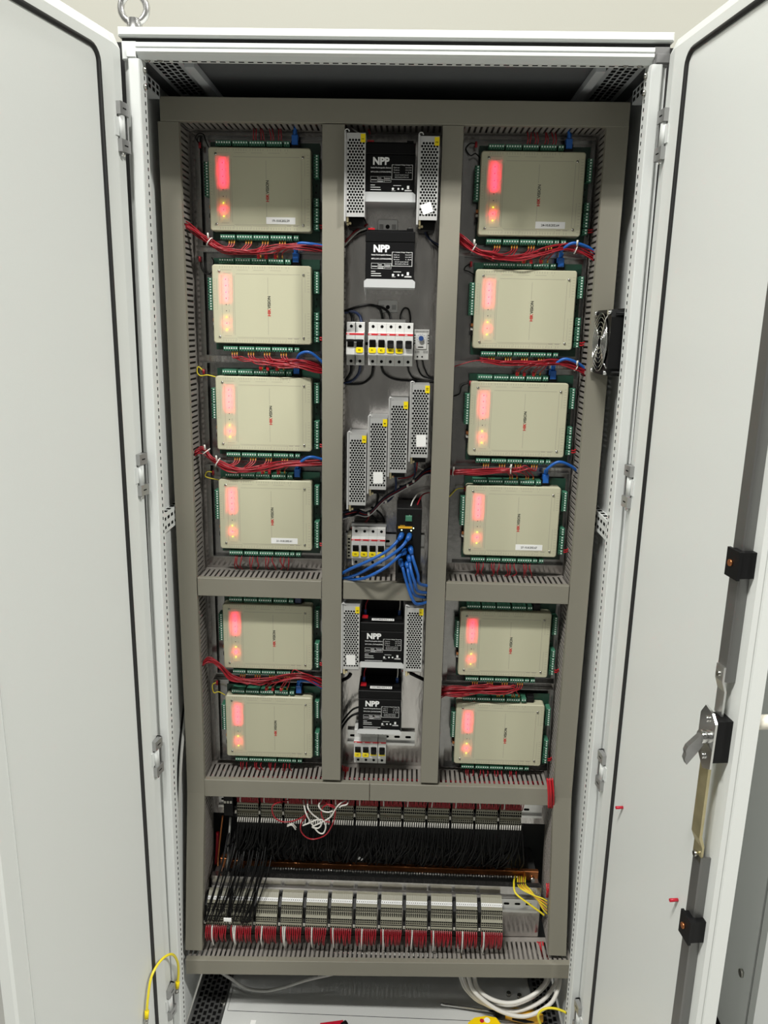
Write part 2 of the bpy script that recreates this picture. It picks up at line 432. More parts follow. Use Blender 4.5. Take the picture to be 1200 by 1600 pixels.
# hinges: zinc knuckles on the post, painted sleeve and pin on the door
def hinge(fn, z, parent):
    m = MB()
    for z0 in (z+.018, z-.037):
        m.box(-.006, .0135, .001, .0150, z0, z0+.019, 0).box(-.0075, -.0045, -.004, .013, z0, z0+.019, 0)
        m.box(.000, .008, .0148, .0153, z0+.0085, z0+.0105, 3)
    m.box(-.0075, -.0045, -.004, .010, z-.037, z+.037, 0)
    m.cyl((.006, .0075, z-.018), (.006, .0075, z+.018), .0058, 12, 1)
    m.box(.009, .018, .000, .0055, z-.014, z+.014, 1)
    m.cyl((.006, .0075, z-.043), (.006, .0075, z-.037), .0038, 10, 2)
    m.xf(lambda v: Vector((v.x*1.25+.017, v.y*.62-.0015, v.z)))
    part('hinge', m.xf(fn), ['zinc_cast', 'paint', 'chrome', 'hole'], parent)
for pa, pb in (((180, 155), (188, 247)), ((210, 703), (214, 777)), ((234, 1146), (239, 1212)), ((252, 1530), (258, 1590))):
    hinge(fL, at((pa[0]+pb[0])/2, (pa[1]+pb[1])/2, YF-.016).z, dl)
for pa, pb in (((1048, 168), (1042, 258)), ((995, 720), (986, 798)), ((957, 1165), (950, 1237)), ((918, 1552), (912, 1622))):
    hinge(fR, at((pa[0]+pb[0])/2, (pa[1]+pb[1])/2, YF-.016).z, dr)
# lock rod, guides and latch of the right door
def rod(z0, z1):
    m = MB().prism([(.392, .018), (.394, .020), (.414, .020), (.416, .018), (.416, .006), (.413, .006), (.413, .016), (.395, .016), (.395, .006), (.392, .006)], 'z', z0, z1)
    return m.xf(fR)
part('lock_rod', rod(1.10, 1.93), 'steel_rod', dr); part('lock_rod', rod(0.0, .835), 'steel_rod', dr)
for z in (1.262, .722):
    m = MB().box(.401, .425, .001, .026, z-.017, z+.017).box(.398, .427, .026, .030, z-.019, z+.018).xf(fR)
    m2 = part('rod_guide', m, 'black', dr)
    part('guide_screw', MB().cyl(fR(Vector((.410, .030, z))), fR(Vector((.410, .0325, z))), .0045, 10), 'copper', m2)
lt = part('latch_housing', MB().box(.396, .424, .001, .029, .988, 1.048).xf(fR), 'black', dr)
m = MB(); O8 = [(.388, 1.010), (.392, .990), (.408, .972), (.426, .980), (.427, 1.046), (.416, 1.056), (.398, 1.060), (.388, 1.045)]
m.add([(u, .029, z) for u, z in O8]+[(u, .032, z) for u, z in O8], [tuple(range(8)), tuple(range(15, 7, -1))]+[(i, (i+1) % 8, 8+(i+1) % 8, 8+i) for i in range(8)]).xf(fR)
m.cyl(fR(Vector((.407, .032, 1.018))), fR(Vector((.407, .040, 1.018))), .009, 12)
for z in (.990, 1.044): m.cyl(fR(Vector((.407, .032, z))), fR(Vector((.407, .035, z))), .0045, 10)
part('latch_plate', m, 'chrome', lt)
m = MB().add([(u, w, z) for u in (.403, .411) for w, z in ((.036, 1.026), (.048, 1.020), (.070, 1.006), (.074, .999), (.072, .994), (.074, .987), (.068, .979), (.048, .996), (.036, 1.008))],
             [tuple(range(9)), tuple(range(17, 8, -1))]+[(i, (i+1) % 9, 9+(i+1) % 9, 9+i) for i in range(9)]).xf(lambda v: Vector((v.x, .036+(v.y-.036)*.62, v.z))).xf(fR)
part('latch_cam', m, 'steel_dark', lt)
m = MB().prism([(.020, 1.12), (.023, 1.12), (.023, 1.10), (.018, 1.085), (.018, 1.05), (.015, 1.05), (.015, 1.085), (.020, 1.10)], 'x', .396, .414).xf(lambda v: v).xf(fR)
part('rod_link', m, 'zinc', dr)
m = MB().prism([(.022, .985), (.026, .985), (.026, .865), (.020, .850), (.020, .825), (.017, .825), (.017, .852), (.022, .868)], 'x', .392, .414).xf(fR)
part('rod_link', m, 'yellow_zinc', dr)
for z in (1.108, .835, 0.955): part('rod_screw', MB().cyl(fR(Vector((.404, .020, z))), fR(Vector((.404, .0255, z))), .004, 10), 'screw', dr)
for u, z in ((.122, .713), (.336, .700)):
    m = MB().cyl(fR(Vector((u, 0, z))), fR(Vector((u, .013, z))), .0027, 10); part('panel_stud', m, 'tool_red', dr)
m = MB().cyl(fR(Vector((.422, -.022, 1.045))), fR(Vector((.422, -.060, 1.045))), .010, 12)
m.tube([fR(Vector(p)) for p in ((.422, -.050, 1.040), (.420, -.072, 1.048), (.412, -.105, 1.062), (.385, -.135, 1.066))], [.009, .011, .012, .009], 10)
part('door_handle', m, 'cream_lever', dr)
# left-door and bottom earth leads
def lead(name, px, Y, mats, label, r=.0026, lug=True, group='yellow earth leads'):
    P = [at(x, y, Y+(c[0] if c else 0)) for x, y, *c in px]; t = thing(name, label, 'earth wire', P[-1], group)
    part('lead', MB().tube(spline(P, 8), r, 8), mats, t)
    if lug:
        for a, b in ((P[0], P[1]), (P[-1], P[-2])):
            d = (b-a).normalized(); m = MB().cyl(a-d*.004, a+d*.012, r*1.7, 8); m.cyl(a-d*.016, a-d*.004, r*1.6, 8, 1); part('lug', m, ['yellow_tag', 'screw'], t)
lead('earth_wire', [(229, 1588, -.118), (231, 1560, -.112), (237, 1525, -.095), (252, 1500, -.065), (268, 1491, -.035), (277, 1502, -.012), (279, 1520, -.004), (277, 1541, -.004)], YF, 'yellow_wire', 'yellow earth lead arched between the left door and the left post')
lead('earth_wire', [(845, 1602), (841, 1588), (846, 1579), (860, 1575), (880, 1580), (905, 1596), (925, 1612)], -.20, 'yellow_wire', 'yellow earth lead arched over the screwdriver at the lower right', .0026, False)

# neighbouring cabinet, beyond the right door
nc = thing('neighbour_cabinet', 'grey steel cabinet standing beyond the open right door', 'cabinet', (.95, -.2, GZ))
part('side_panel', MB().box(.80, 1.25, -.135, .28, -.05, 1.98), 'paint', nc)
part('plinth', MB().box(.81, 1.24, -.13, .27, GZ, -.05), 'black_matte', nc)
part('front_frame', MB().box(.794, 1.25, -.168, -.135, -.055, 1.99), 'paint', nc)
part('seal', MB().box(.798, 1.25, -.176, -.168, -.05, 1.98), 'rubber', nc)
part('door', MB().box(.794, 1.25, -.200, -.176, -.05, 1.98), 'paint', nc)
m = MB()
m.cyl((.80, -.118, .155), (.794, -.118, .155), .009, 10)
part('screw', m, 'screw', nc)

# ================================================================== wiring ducts
def lowwarp(sgn):
    def fn(v):
        k = max(0, (.57-v.z)/.47)
        return Vector((v.x+sgn*.0085*k, v.y*(1+.72*k), v.z))
    return fn
def duct(label, ax, a0, a1, c0, c1, depth=.08, warp=None, base=0., fn=None, split=None, tilt=0., skip=()):
    """slotted plastic trunking: base strip, two walls of fingers, snap-on cover (ax = long axis)"""
    t = thing('wiring_duct', label, 'cable trunking', ((a0+a1)/2 if ax == 'x' else (c0+c1)/2, base, (c0+c1)/2 if ax == 'x' else a0), 'grey slotted wiring ducts')
    b = MB(); cv = []
    def bx(mb, a, a_, c, c_, y, y_, mi=0):
        if ax == 'x': mb.box(a, a_, base+y, base+y_, c, c_, mi)
        else:
            n = max(1, int((a_-a)/.12))
            for i in range(n): mb.box(c, c_, base+y, base+y_, a+(a_-a)*i/n, a+(a_-a)*(i+1)/n, mi)
    th = .0016; ins = .0016
    bx(b, a0, a1, c0+ins, c1-ins, -.003, -.0005)
    for w0, w1 in ((c0+ins, c0+ins+th), (c1-ins-th, c1-ins)):
        bx(b, a0, a1, w0, w1, -.014, -.003)
        n = int((a1-a0)/.0106)
        for k in range(n):
            a = a0+(a1-a0)*(k+.18)/n; bx(b, a, a+.0064, w0, w1, -(depth-.012), -.013)
        bx(b, a0, a1, w0, w1, -(depth-.003), -(depth-.0125))
    segs = [(a0, a1)] if not split else [(a0, split-.0005), (split+.0005, a1)]
    for s0, s1 in segs:
        m = MB()
        if ax == 'x': m.cbox(s0, s1, base-depth, base-depth+.003, c0, c1, .0008)
        else:
            n = max(1, int((s1-s0)/.12))
            for i in range(n): m.box(c0, c1, base-depth, base-depth+.003, s0+(s1-s0)*i/n, s0+(s1-s0)*(i+1)/n)
        bx(m, s0, s1, c0, c0+.0014, -(depth-.003), -(depth-.013)); bx(m, s0, s1, c1-.0014, c1, -(depth-.003), -(depth-.013))
        cv.append(m)
    for mb in [b]+cv:
        if warp: mb.xf(warp)
        if tilt: mb.xf(lambda v: Vector((v.x, v.y, v.z+tilt*(v.x-(a0+a1)/2))))
    part('slotted_body', b, 'duct_in', t)
    for m in cv: part('cover', m, 'duct', t)
    return t
duct('grey wiring duct across the very top, under the cabinet roof', 'x', -.437, .3955, 1.8935, 1.9335, .083)
duct('grey vertical wiring duct along the left edge, left of the controllers', 'z', .168, 1.893, -.4425, -.4050, warp=lowwarp(-1))
duct('grey vertical wiring duct along the right edge, behind the fan', 'z', .190, 1.896, .3578, .3965, warp=lowwarp(1))
duct('grey vertical wiring duct just left of the batteries', 'z', .5795, 1.8920, -.1465, -.1065)
duct('grey vertical wiring duct just right of the batteries', 'z', .5805, 1.8925, .0685, .1055)
duct('short grey horizontal wiring duct below the fourth left controller', 'x', -.4035, -.148, .996, 1.0345)
duct('short grey horizontal wiring duct in the middle, below the blue network cables', 'x', -.103, .0595, .9975, 1.0355)
duct('short grey horizontal wiring duct below the fourth right controller', 'x', .107, .3565, 1.0, 1.039)
duct('long grey horizontal wiring duct above the upper terminal row, cover in two lengths', 'x', -.4065, .3485, .5315, .573, split=-.042, tilt=.009)
duct('grey horizontal wiring duct at the bottom, below the lower terminal row', 'x', -.4470, .4180, .1285, .1660, .0795, base=-.0608, tilt=.0345)

# ================================================================== access controllers
CW, CH = .1912, .1470
def term_mesh(n, horiz, L, wires=None):
    """pluggable screw terminal of n poles, length L, centred at the origin front"""
    m = MB(); h = .0092
    if horiz:
        m.cbox(0, L, -.036, -.012, 0, h, .0006)
        for k in range(n):
            x = L*(k+.5)/n; m.disc(x, -.0366, h*.62, .0014, 8, .001, 1); m.box(x-.0012, x+.0012, -.0363, -.030, h*.06, h*.28, 2)
            if k: m.box(x-L/n/2-.00015, x-L/n/2+.00015, -.0362, -.033, .0004, h-.0004, 2)
    else:
        m.cbox(0, h, -.036, -.012, 0, L, .0006)
        for k in range(n):
            z = L*(k+.5)/n; m.disc(h*.6, -.0366, z, .0014, 8, .001, 1); m.box(h*.05, h*.27, -.0363, -.030, z-.0012, z+.0012, 2)
            if k: m.box(.0004, h-.0004, -.0362, -.033, z-L/n/2-.00015, z-L/n/2+.00015, 2)
    return m.mesh('terminal_block', ['term_green', 'term_dot', 'hole'])
TOPT = [(13.4, 41.6, 6), (44.8, 73.5, 6), (76.2, 104.6, 6), (108.4, 137.3, 6), (140.6, 150.8, 2)]
BOTT = [(17.3, 45.3, 6), (48.6, 78.3, 6), (80.5, 110, 6), (113, 143, 6), (145, 154, 2), (157.4, 166.8, 2)]
LEFT = [(24.5, 54, 6), (55.4, 85, 6)]
RIGT = [(10, 50, 8), (86, 101, 3), (103, 119, 3), (120, 130, 2), (132, 142, 2)]
def controller():
    t = thing('access_controller', 'x', 'controller', (0, 0, 0), 'cream access controllers with red lights')
    p = lambda n, m, mt, **k: part(n, m, mt, t, local=True, **k)
    m = MB(); x0, x1, z0, z1 = -.0315, CW+.0215, -CH-.0255, .0255; w = .0013
    m.box(x0, x1, -.0035, -.0015, z0, z1)
    m.box(x0, x1, -.016, -.0035, z1-w, z1).box(x0, x1, -.016, -.0035, z0, z0+w).box(x0, x0+w, -.016, -.0035, z0+w, z1-w).box(x1-w, x1, -.016, -.0035, z0+w, z1-w)
    m.box(x0+w, x0+.010, -.016, -.0148, z0+w, z1-w)
    p('back_tray', m, 'tray_steel')
    m = MB().box(-.002, CW+.0135, -.0125, -.0105, -CH-.013, .014)
    m.box(.0025, CW-.0025, -.0302, -.0298, -CH+.0025, -.0025, 1)  # hidden black sheet and walls added to contain the LED glow
    for x in (.0168, .0356): m.box(x-.0004, x+.0004, -.0384, -.0302, -.1295, -.0185, 1)
    for z in (-.0185, -.1295, -.0700, -.0915): m.box(.0168, .0356, -.0384, -.0302, z-.0004, z+.0004, 1)
    for x in (.02, .17):
        for z in (-.03, -.12): m.cyl((x, -.0105, z), (x, -.0035, z), .003, 8)
    for k in range(10):
        x = CW+.004+random.uniform(0, .007); z = -.012-k*.0125; m.box(x-.0012, x+.0012, -.0145, -.0125, z, z+.003, 1)
    p('circuit_board_and_baffle', m, ['pcb', 'black'])
    p('cover', MB().rbox(0, CW, -.040, -.0155, -CH, 0, .005, .0015, back=False), 'cream')
    # printed frames, pin marks
    m = MB(); Y = -.04015
    def line(xa, xb, za, zb, t_=.00035): m.box(min(xa, xb)-t_, max(xa, xb)+t_, Y, Y+.0002, -max(za, zb)-t_, -min(za, zb)+t_)
    def frame(xa, xb, za, zb, c=.004):
        line(xa+c, xb-c, za, za); line(xa+c, xb-c, zb, zb); line(xa, xa, za+c, zb-c); line(xb, xb, za+c, zb-c)
    frame(.018, .0395, .0155, .1325); frame(.0425, .1735, .0165, .135)
    line(.1075, .1075, .0225, .054); line(.1075, .1075, .0955, .129)
    for a, bb, n in BOTT:
        a, bb = a/1000, bb/1000
        for k in range(n): x = a+(bb-a)*(k+.5)/n; line(x, x, CH-.0065, CH-.0035, .0004)
        if n > 2: line(a, bb, CH-.0098, CH-.0098, .0003); line(bb, bb, CH-.0098, CH-.004, .0003)
        else: line(a+.001, bb-.001, CH-.0105, CH-.0105, .0008)
    for a, bb, n in TOPT:
        a, bb = a/1000, bb/1000
        for k in range(n): x = a+(bb-a)*(k+.5)/n; line(x, x, .0030, .0058, .0004)
        line(a+.004, bb-.004, .0095, .0095, .0003)
    for a, bb, n in LEFT:
        for k in range(n): z = (a+(bb-a)*(k+.5)/n)/1000; line(.0035, .0055, z, z, .0003)
    line(.009, .009, .026, .084, .00025)
    for a, bb, n in RIGT:
        for k in range(n): z = (a+(bb-a)*(k+.5)/n)/1000; line(CW-.0075, CW-.0035, z, z, .0003)
    line(CW-.0115, CW-.0115, .012, .049, .00025); line(CW-.0115, CW-.0115, .088, .130, .00025)
    for z in (.074, .0856): m.disc(.0262, Y, -z, .0010, 8, .0004, 1)
    for k, z in enumerate((.027, .0387, .0508, .0624, .074, .0856, .0974, .109, .1206)): line(.0318, .0318, z-.0022, z+.0022, .0004)
    p('printed_markings', m, ['print', 'logo_black'])
    m = MB(); m.text('HIK', .0078, .1122, -.0403, -.0945, 1, width=.0140, bold=.03, rot=PI/2)
    m.text('VISION', .0078, .1122, -.0403, -.0798, 0, width=.0232, bold=.02, rot=PI/2)
    p('logo', m, ['logo_black', 'logo_red'])
    for x, z in ((.0142, -.0118), (CW-.0150, -.0165), (.0125, -CH+.0125), (CW-.0150, -CH+.0125)):
        m = MB().ball((x, -.0400, z), .0026, 8, 6, 0, (1, .8, 1)); m.box(x-.0017, x+.0017, -.0425, -.0419, z-.0003, z+.0003, 1); p('screw', m, ['screw', 'hole'])
    for z, c in ((.027, 'red'), (.0387, 'red'), (.0508, 'red'), (.0624, 'red'), (.0974, 'yellow'), (.109, 'red'), (.1206, 'yellow')):
        m = MB().ball((.0262, -.0400, -z), .0011, 8, 6, 0, (1, .5, 1)); m.ball((.0262, -.0352, -z), .0012, 6, 4, 1)
        p('status_led', m, ['led_'+c, 'led_core_'+c])
    for lst, horiz, pos in ((TOPT, 1, .0032), (BOTT, 1, -CH-.0152), (LEFT, 0, -.0100), (RIGT, 0, CW+.0050)):
        for a, bb, n in lst:
            a, bb = a/1000, bb/1000; me = TM.setdefault((n, horiz, round(bb-a, 4)), None) or term_mesh(n, horiz, bb-a); TM[(n, horiz, round(bb-a, 4))] = me
            share('terminal_block', me, t, (a, 0, pos) if horiz else (pos, 0, -bb))
    p('ethernet_port', MB().cbox(.153, .1685, -.030, -.012, .001, .0145, .0006), 'black')
    m = MB().box(-.004, .004, -.027, -.014, -.106, -.100).box(-.004, .003, -.024, -.014, -.113, -.108, 1).box(-.004, .004, -.028, -.014, -.123, -.115, 2)
    p('jumper_header', m, ['copper', 'white_wire', 'black'])
    return t
TM = {}
XL, XR = -.3632, .1422
ZL = [1.8605, 1.6527, 1.4420, 1.2340, .9645, .7523]
proto = controller()
def addr(t, text):
    m = MB().box(.1065, .1615, -.0404, -.0400, -.1333, -.1212); m.text(text, .0056, .1340, -.0406, -.1293, 1, bold=.02, align='CENTER')
    part('address_label', m, ['paper', 'logo_black'], t, local=True, label='white address label')
RANK = ['topmost', 'second from the top', 'third from the top', 'fourth from the top', 'fifth from the top', 'lowest']
ADR = {('left', 0): '19-10.8.202.59', ('left', 3): '21-10.8.202.61', ('right', 0): '24-10.8.202.64', ('right', 3): '27-10.8.202.67'}
allc = {}
for side, X in (('left', XL), ('right', XR)):
    for i, z in enumerate(ZL):
        lab = 'cream access controller in the %s column, %s' % (side, RANK[i]) + (', with white label' if (side, i) in ADR else '')
        if side == 'left' and i == 0: o = proto; o.location = (X, 0, z); o['label'] = lab
        else: o = dup(proto, (X, 0, z), lab)
        allc[side, i] = o
for k, txt in ADR.items(): addr(allc[k], txt)

# ================================================================== power supplies
PW, PH = .0342, .1405
def psu():
    t = thing('power_supply', 'x', 'power supply', (0, 0, 0), 'perforated power supplies')
    p = lambda n, m, mt, **k: part(n, m, mt, t, local=True, **k)
    m = MB(); Y = -.088
    m.plate_holes(.0008, PW-.0008, .006, PH-.009, Y)
    m.box(0, PW, Y, Y+.001, 0, .006).box(0, PW, Y, Y+.001, PH-.009, PH).box(0, .0008, Y, -.003, 0, PH).box(PW-.0008, PW, Y, -.003, 0, PH)
    m.box(.0008, PW-.0008, Y+.001, -.003, PH-.001, PH)
    p('perforated_case', m, 'psu_alu')
    p('inner_board', MB().box(.002, PW-.002, Y+.007, -.004, .003, PH-.002), 'black_matte')
    m = MB().box(-.0035, -.0002, -.090, -.002, -.008, PH+.002)
    m.tube([(-.0018+.004*math.cos(a)+.003, -.0885, PH+.002+.004*math.sin(a)) for a in [PI*k/8 for k in range(9)]], .0011, 6)
    p('side_flange', m, 'psu_alu')
    m = MB().box(.001, PW-.003, -.060, -.010, -.014, 0)
    m.cyl((.003, -.082, -.012), (.003, -.072, -.012), .0022, 8, 1).cyl((.0072, -.080, -.010), (.0072, -.070, -.010), .0022, 8, 1).box(.001, .0045, -.086, -.070, -.009, 0, 1)
    p('terminal_strip', m, ['black', 'brass'])
    return t
p0 = psu()
PS = [(-.1025, 1.7363, '1', 'left of the top battery'), (.0290, 1.7325, '2', 'right of the top battery, with crooked white sticker'), (-.0934, 1.1978, '3', 'lowest of the staggered four, beside the left duct'),
      (-.0536, 1.2305, '4', 'second of the staggered four from the left, with white sticker'), (-.0142, 1.2652, '5', 'third of the staggered four from the left'),
      (.0262, 1.2963, '10', 'highest of the staggered four, with white sticker'), (-.1025, .8455, '6', 'left of the third battery, with white sticker'), (.0282, .8450, '7', 'right of the third battery')]
PO = [dup(p0, (x, 0, z), '') if i else p0 for i, (x, z, num, where) in enumerate(PS)]
for i, (x, z, num, where) in enumerate(PS):
    o = PO[i]; o.location = (x, 0, z); o['label'] = 'silver perforated power supply '+where
    m = MB().box(PW-.0088, PW-.0002, -.0886, -.0881, PH-.0155, PH-.0015); m.text(num, .006, PW-.0028, -.0888, PH-.0115, 1, bold=.02, rot=PI/2)
    part('number_tag', m, ['yellow_tag', 'black'], o, local=True, label='yellow number tag')
    if i in (1, 3, 5, 6):
        m = MB().box(-.0095, .0095, -.0887, -.0882, -.0115, .0115); a = .35 if i == 1 else .03
        cx, cz = {1: (.015, .020), 3: (.018, .024), 5: (.0205, .033), 6: (.017, .0215)}[i]
        m.xf(lambda v: Vector((cx+v.x*math.cos(a)-v.z*math.sin(a)*(.8 if i == 1 else 1), v.y, cz+v.x*math.sin(a)+v.z*math.cos(a)*(.75 if i == 1 else 1))))
        part('blank_sticker', m, 'paper', o, local=True, label='blank white sticker')

# ================================================================== batteries and their shelves
BW, BH, BY = .0905, .101, -.080
def battery():
    t = thing('rechargeable_battery', 'x', 'battery', (0, 0, 0), 'black rechargeable batteries')
    p = lambda n, m, mt, **k: part(n, m, mt, t, local=True, **k)
    p('case', MB().cbox(0, BW, BY, -.010, .0005, .0780, .0012), 'battery')
    p('lid', MB().cbox(-.0004, BW+.0004, BY-.0004, -.0096, .0785, BH-.004, .0012).box(.003, BW-.003, BY+.012, -.013, BH-.004, BH), 'battery')
    m = MB(); Y = BY-.0002
    T = lambda s, h, x, z, w=None, bo=0.: m.text(s, h, x, Y, z, 0, width=w, bold=bo)
    T('NPP', .0170, .0143, .0612, .0298, .045)
    T('Sealed Rechargeable Battery', .0034, .0108, .0548, .0368, .012); T('NP12-5Ah (12V5Ah/20HR)', .0034, .0108, .0478, .0368, .012)
    def ln(xa, xb, za, zb, w=.00022): m.box(xa-w, xb+w, Y, Y+.0001, za-w, zb+w)
    def fr(xa, xb, za, zb, w=.0003): ln(xa, xb, za, za, w); ln(xa, xb, zb, zb, w); ln(xa, xa, za, zb, w); ln(xb, xb, za, zb, w)
    ln(.0492, .0862, .0365, .0365, .0003); ln(.0492, .0492, .0365, .0610, .0003); ln(.0862, .0862, .0365, .0610, .0003); ln(.0492, .0530, .0610, .0610, .0003); ln(.0825, .0862, .0610, .0610, .0003)
    T('Constant Voltage Charge', .0026, .0545, .0601, .0270, .012)
    for z, a, b_ in ((.0555, 'Cycle use', '14.4-15.0V'), (.0515, 'Standby use', '13.5-13.8V'), (.0473, 'Max.current', '1.5A')):
        T(a, .0026, .0520, z, .0105); T(b_, .0026, .0730, z, .0110)
    T('DO NOT SHORT CIRCUIT', .0026, .0545, .0430, .0250); T('RECHARGE AFTER USE', .0026, .0545, .0393, .0250)
    fr(.0110, .0478, .0315, .0410, .00018); ln(.0235, .0235, .0315, .0410, .00018); ln(.0355, .0355, .0315, .0410, .00018)
    for x, z, w in ((.0125, .0355, .009), (.0248, .0382, .005), (.0248, .0353, .009), (.0248, .0325, .008), (.0368, .0380, .009), (.0368, .035, .009)): ln(x, x+w, z, z, .0005)
    for z, w in ((.0265, .007), (.0228, .017), (.0188, .018), (.0122, .036), (.0085, .030)): ln(.0112, .0112+w, z, z, .0005)
    for x in (.0505, .0605, .0680): m.disc(x+.001, Y, .0205, .0022 if x < .06 else .0018, 10, .0001)
    m.box(.0492, .0560, Y, Y+.0001, .0170, .0175); ln(.0525, .066, .0262, .0262, .0004); ln(.0790, .0790, .0225, .0240, .0020); ln(.0735, .0850, .0185, .0185, .0004); ln(.0730, .0855, .0172, .0172, .0004)
    p('printed_label', m, 'white_print')
    for x, c in ((.0095, 'red_bright'), (BW-.0095, 'black')):
        m = MB().box(x-.006, x+.006, BY+.012, BY+.026, BH, BH+.003); m.box(x-.0024, x+.0024, BY+.030, BY+.031, BH-.001, BH+.007, 1)
        p('terminal', m, [c, 'zinc'])
    return t
bp = battery()
BS = [(-.0697, 1.7655, 'topmost, between the two upper power supplies'), (-.0662, 1.6160, 'second from the top, just above the upper breakers'),
      (-.0677, .8510, 'third from the top, just below the short middle duct'), (-.0688, .6975, 'lowest, just above the bottom breakers')]
SER = []
def loc_thing(o, loc, lab): o.location = loc; o['label'] = lab; return o
BO = []
for i, (x, z, w) in enumerate(BS):
    lab = 'black rechargeable battery with white lettering, '+w
    BO.append(loc_thing(bp, (x, 0, z), lab) if i == 0 else dup(bp, (x, 0, z), lab))
    s = thing('battery_shelf', 'bent metal shelf bracket holding the %s battery' % ('topmost', 'second', 'third', 'lowest')[i], 'bracket', (x+BW/2, 0, z), 'battery shelf brackets')
    L = [.0155, .0138, .0115, .0095][i]; a, b_ = x-.0022, x+BW+.0022
    m = MB().box(a, b_, -.0835, -.0005, z-.0022, z-.0004); m.prism([(a, z-.0004), (a, z+L-.005), (a+.005, z+L-.001), (b_-.005, z+L-.001), (b_, z+L-.005), (b_, z-.0004)], 'y', -.0835, -.0818)
    if i < 2: m.prism([(-.080, z-.0025), (-.0005, z-.0025), (-.0005, z-.022), (-.006, z-.022)], 'x', a, a+.0012)
    part('shelf', m, 'white_bracket', s)
    if i < 2:
        xm = x+BW/2-.004; m = MB().rbox(xm-.0195, xm+.0195, -.0045, -.0005, z-.046, z-.022, .003, .0008)
        for k, mi in ((-.012, 1), (0, 2), (.012, 1)): m.box(xm+k-.004, xm+k+.004, -.0049, -.0044, z-.040, z-.031, 1) if mi == 1 else m.disc(xm+k, -.0065, z-.0355, .004, 10, .002, 2)
        part('fixing_tab', m, ['zinc', 'zinc_cast', 'black'], s)
    else:
        part('reflection_plate', MB().box(x+.002, x+BW-.002, -.0065, -.0006, z, z+BH+.036), 'black', s)  # black plate added to stand in for the battery top's reflection
for i in (2, 3):
    m = MB().box(.024, .0705, BY+.002, BY+.0130, BH, BH+.0006); m.text('GDM240112', .0085, .0262, BY+.0045, BH+.0008, 1, width=.042, bold=.01, normal=(0, 0, 1))
    part('serial_sticker', m, ['paper', 'logo_black'], BO[i], local=True, label='white serial sticker on the lid')
    x, z = BS[i][:2]
    for xx, c, pts in ((.0095, 'red_wire', [(0, -.046, .113), (.001, -.040, .125), (.008, -.028, .137), (.012, -.015, .150)]), (BW-.0095, 'white_wire', [(0, -.046, .113), (.001, -.038, .124), (.0, -.026, .140), (-.004, -.014, .152)])):
        wt = thing('battery_lead', '%s lead plugged onto the %s battery' % ('red' if c[0] == 'r' else 'white', ('third', 'lowest')[i-2]), 'wire', (x+xx, -.05, z+BH), 'battery leads')
        P = [Vector((x+xx+p[0], p[1]-.004, z+p[2])) for p in pts]
        part('wire', MB().tube(spline(P, 5), .0012, 6), c, wt)
        part('crimp_connector', MB().cyl((x+xx, -.0495, z+BH+.001), (x+xx, -.0495, z+BH+.013), .0030, 8), 'blue_dial', wt)

# ================================================================== din rails, breakers, thermostat
def din(label, x0, x1, z, y=-.0005, holes=True):
    m = MB().prism([(y, z+.0175), (y-.001, z+.0175), (y-.001, z+.0125), (y-.0075, z+.0125), (y-.0075, z+.0175), (y-.0085, z+.0175), (y-.0085, z+.0115), (y-.002, z+.0115),
                    (y-.002, z-.0115), (y-.0085, z-.0115), (y-.0085, z-.0175), (y-.0075, z-.0175), (y-.0075, z-.0125), (y-.001, z-.0125), (y-.001, z-.0175), (y, z-.0175)][0:0] or
                   [(y, z+.0125), (y-.007, z+.0125), (y-.007, z+.0175), (y-.008, z+.0175), (y-.008, z+.0115), (y-.0015, z+.0115), (y-.0015, z-.0115), (y-.008, z-.0115), (y-.008, z-.0175), (y-.007, z-.0175), (y-.007, z-.0125), (y, z-.0125)], 'x', x0, x1)
    k = x0+.012
    while k < x1-.01: m.rbox(k-.0065, k+.0065, y-.0018, y-.0014, z-.0028, z+.0028, .0027, .0001, 1); k += .025
    return solo('din_rail', m, ['zinc', 'hole'], label, 'mounting rail', 'steel mounting rails')
din('steel mounting rail behind the upper breaker row', -.104, .064, 1.5095)
din('steel mounting rail behind the breakers beside the network switch', -.1045, .062, 1.1015)
din('steel slotted mounting rail behind the bottom four breakers', -.097, .055, .6440)
MW = .01722
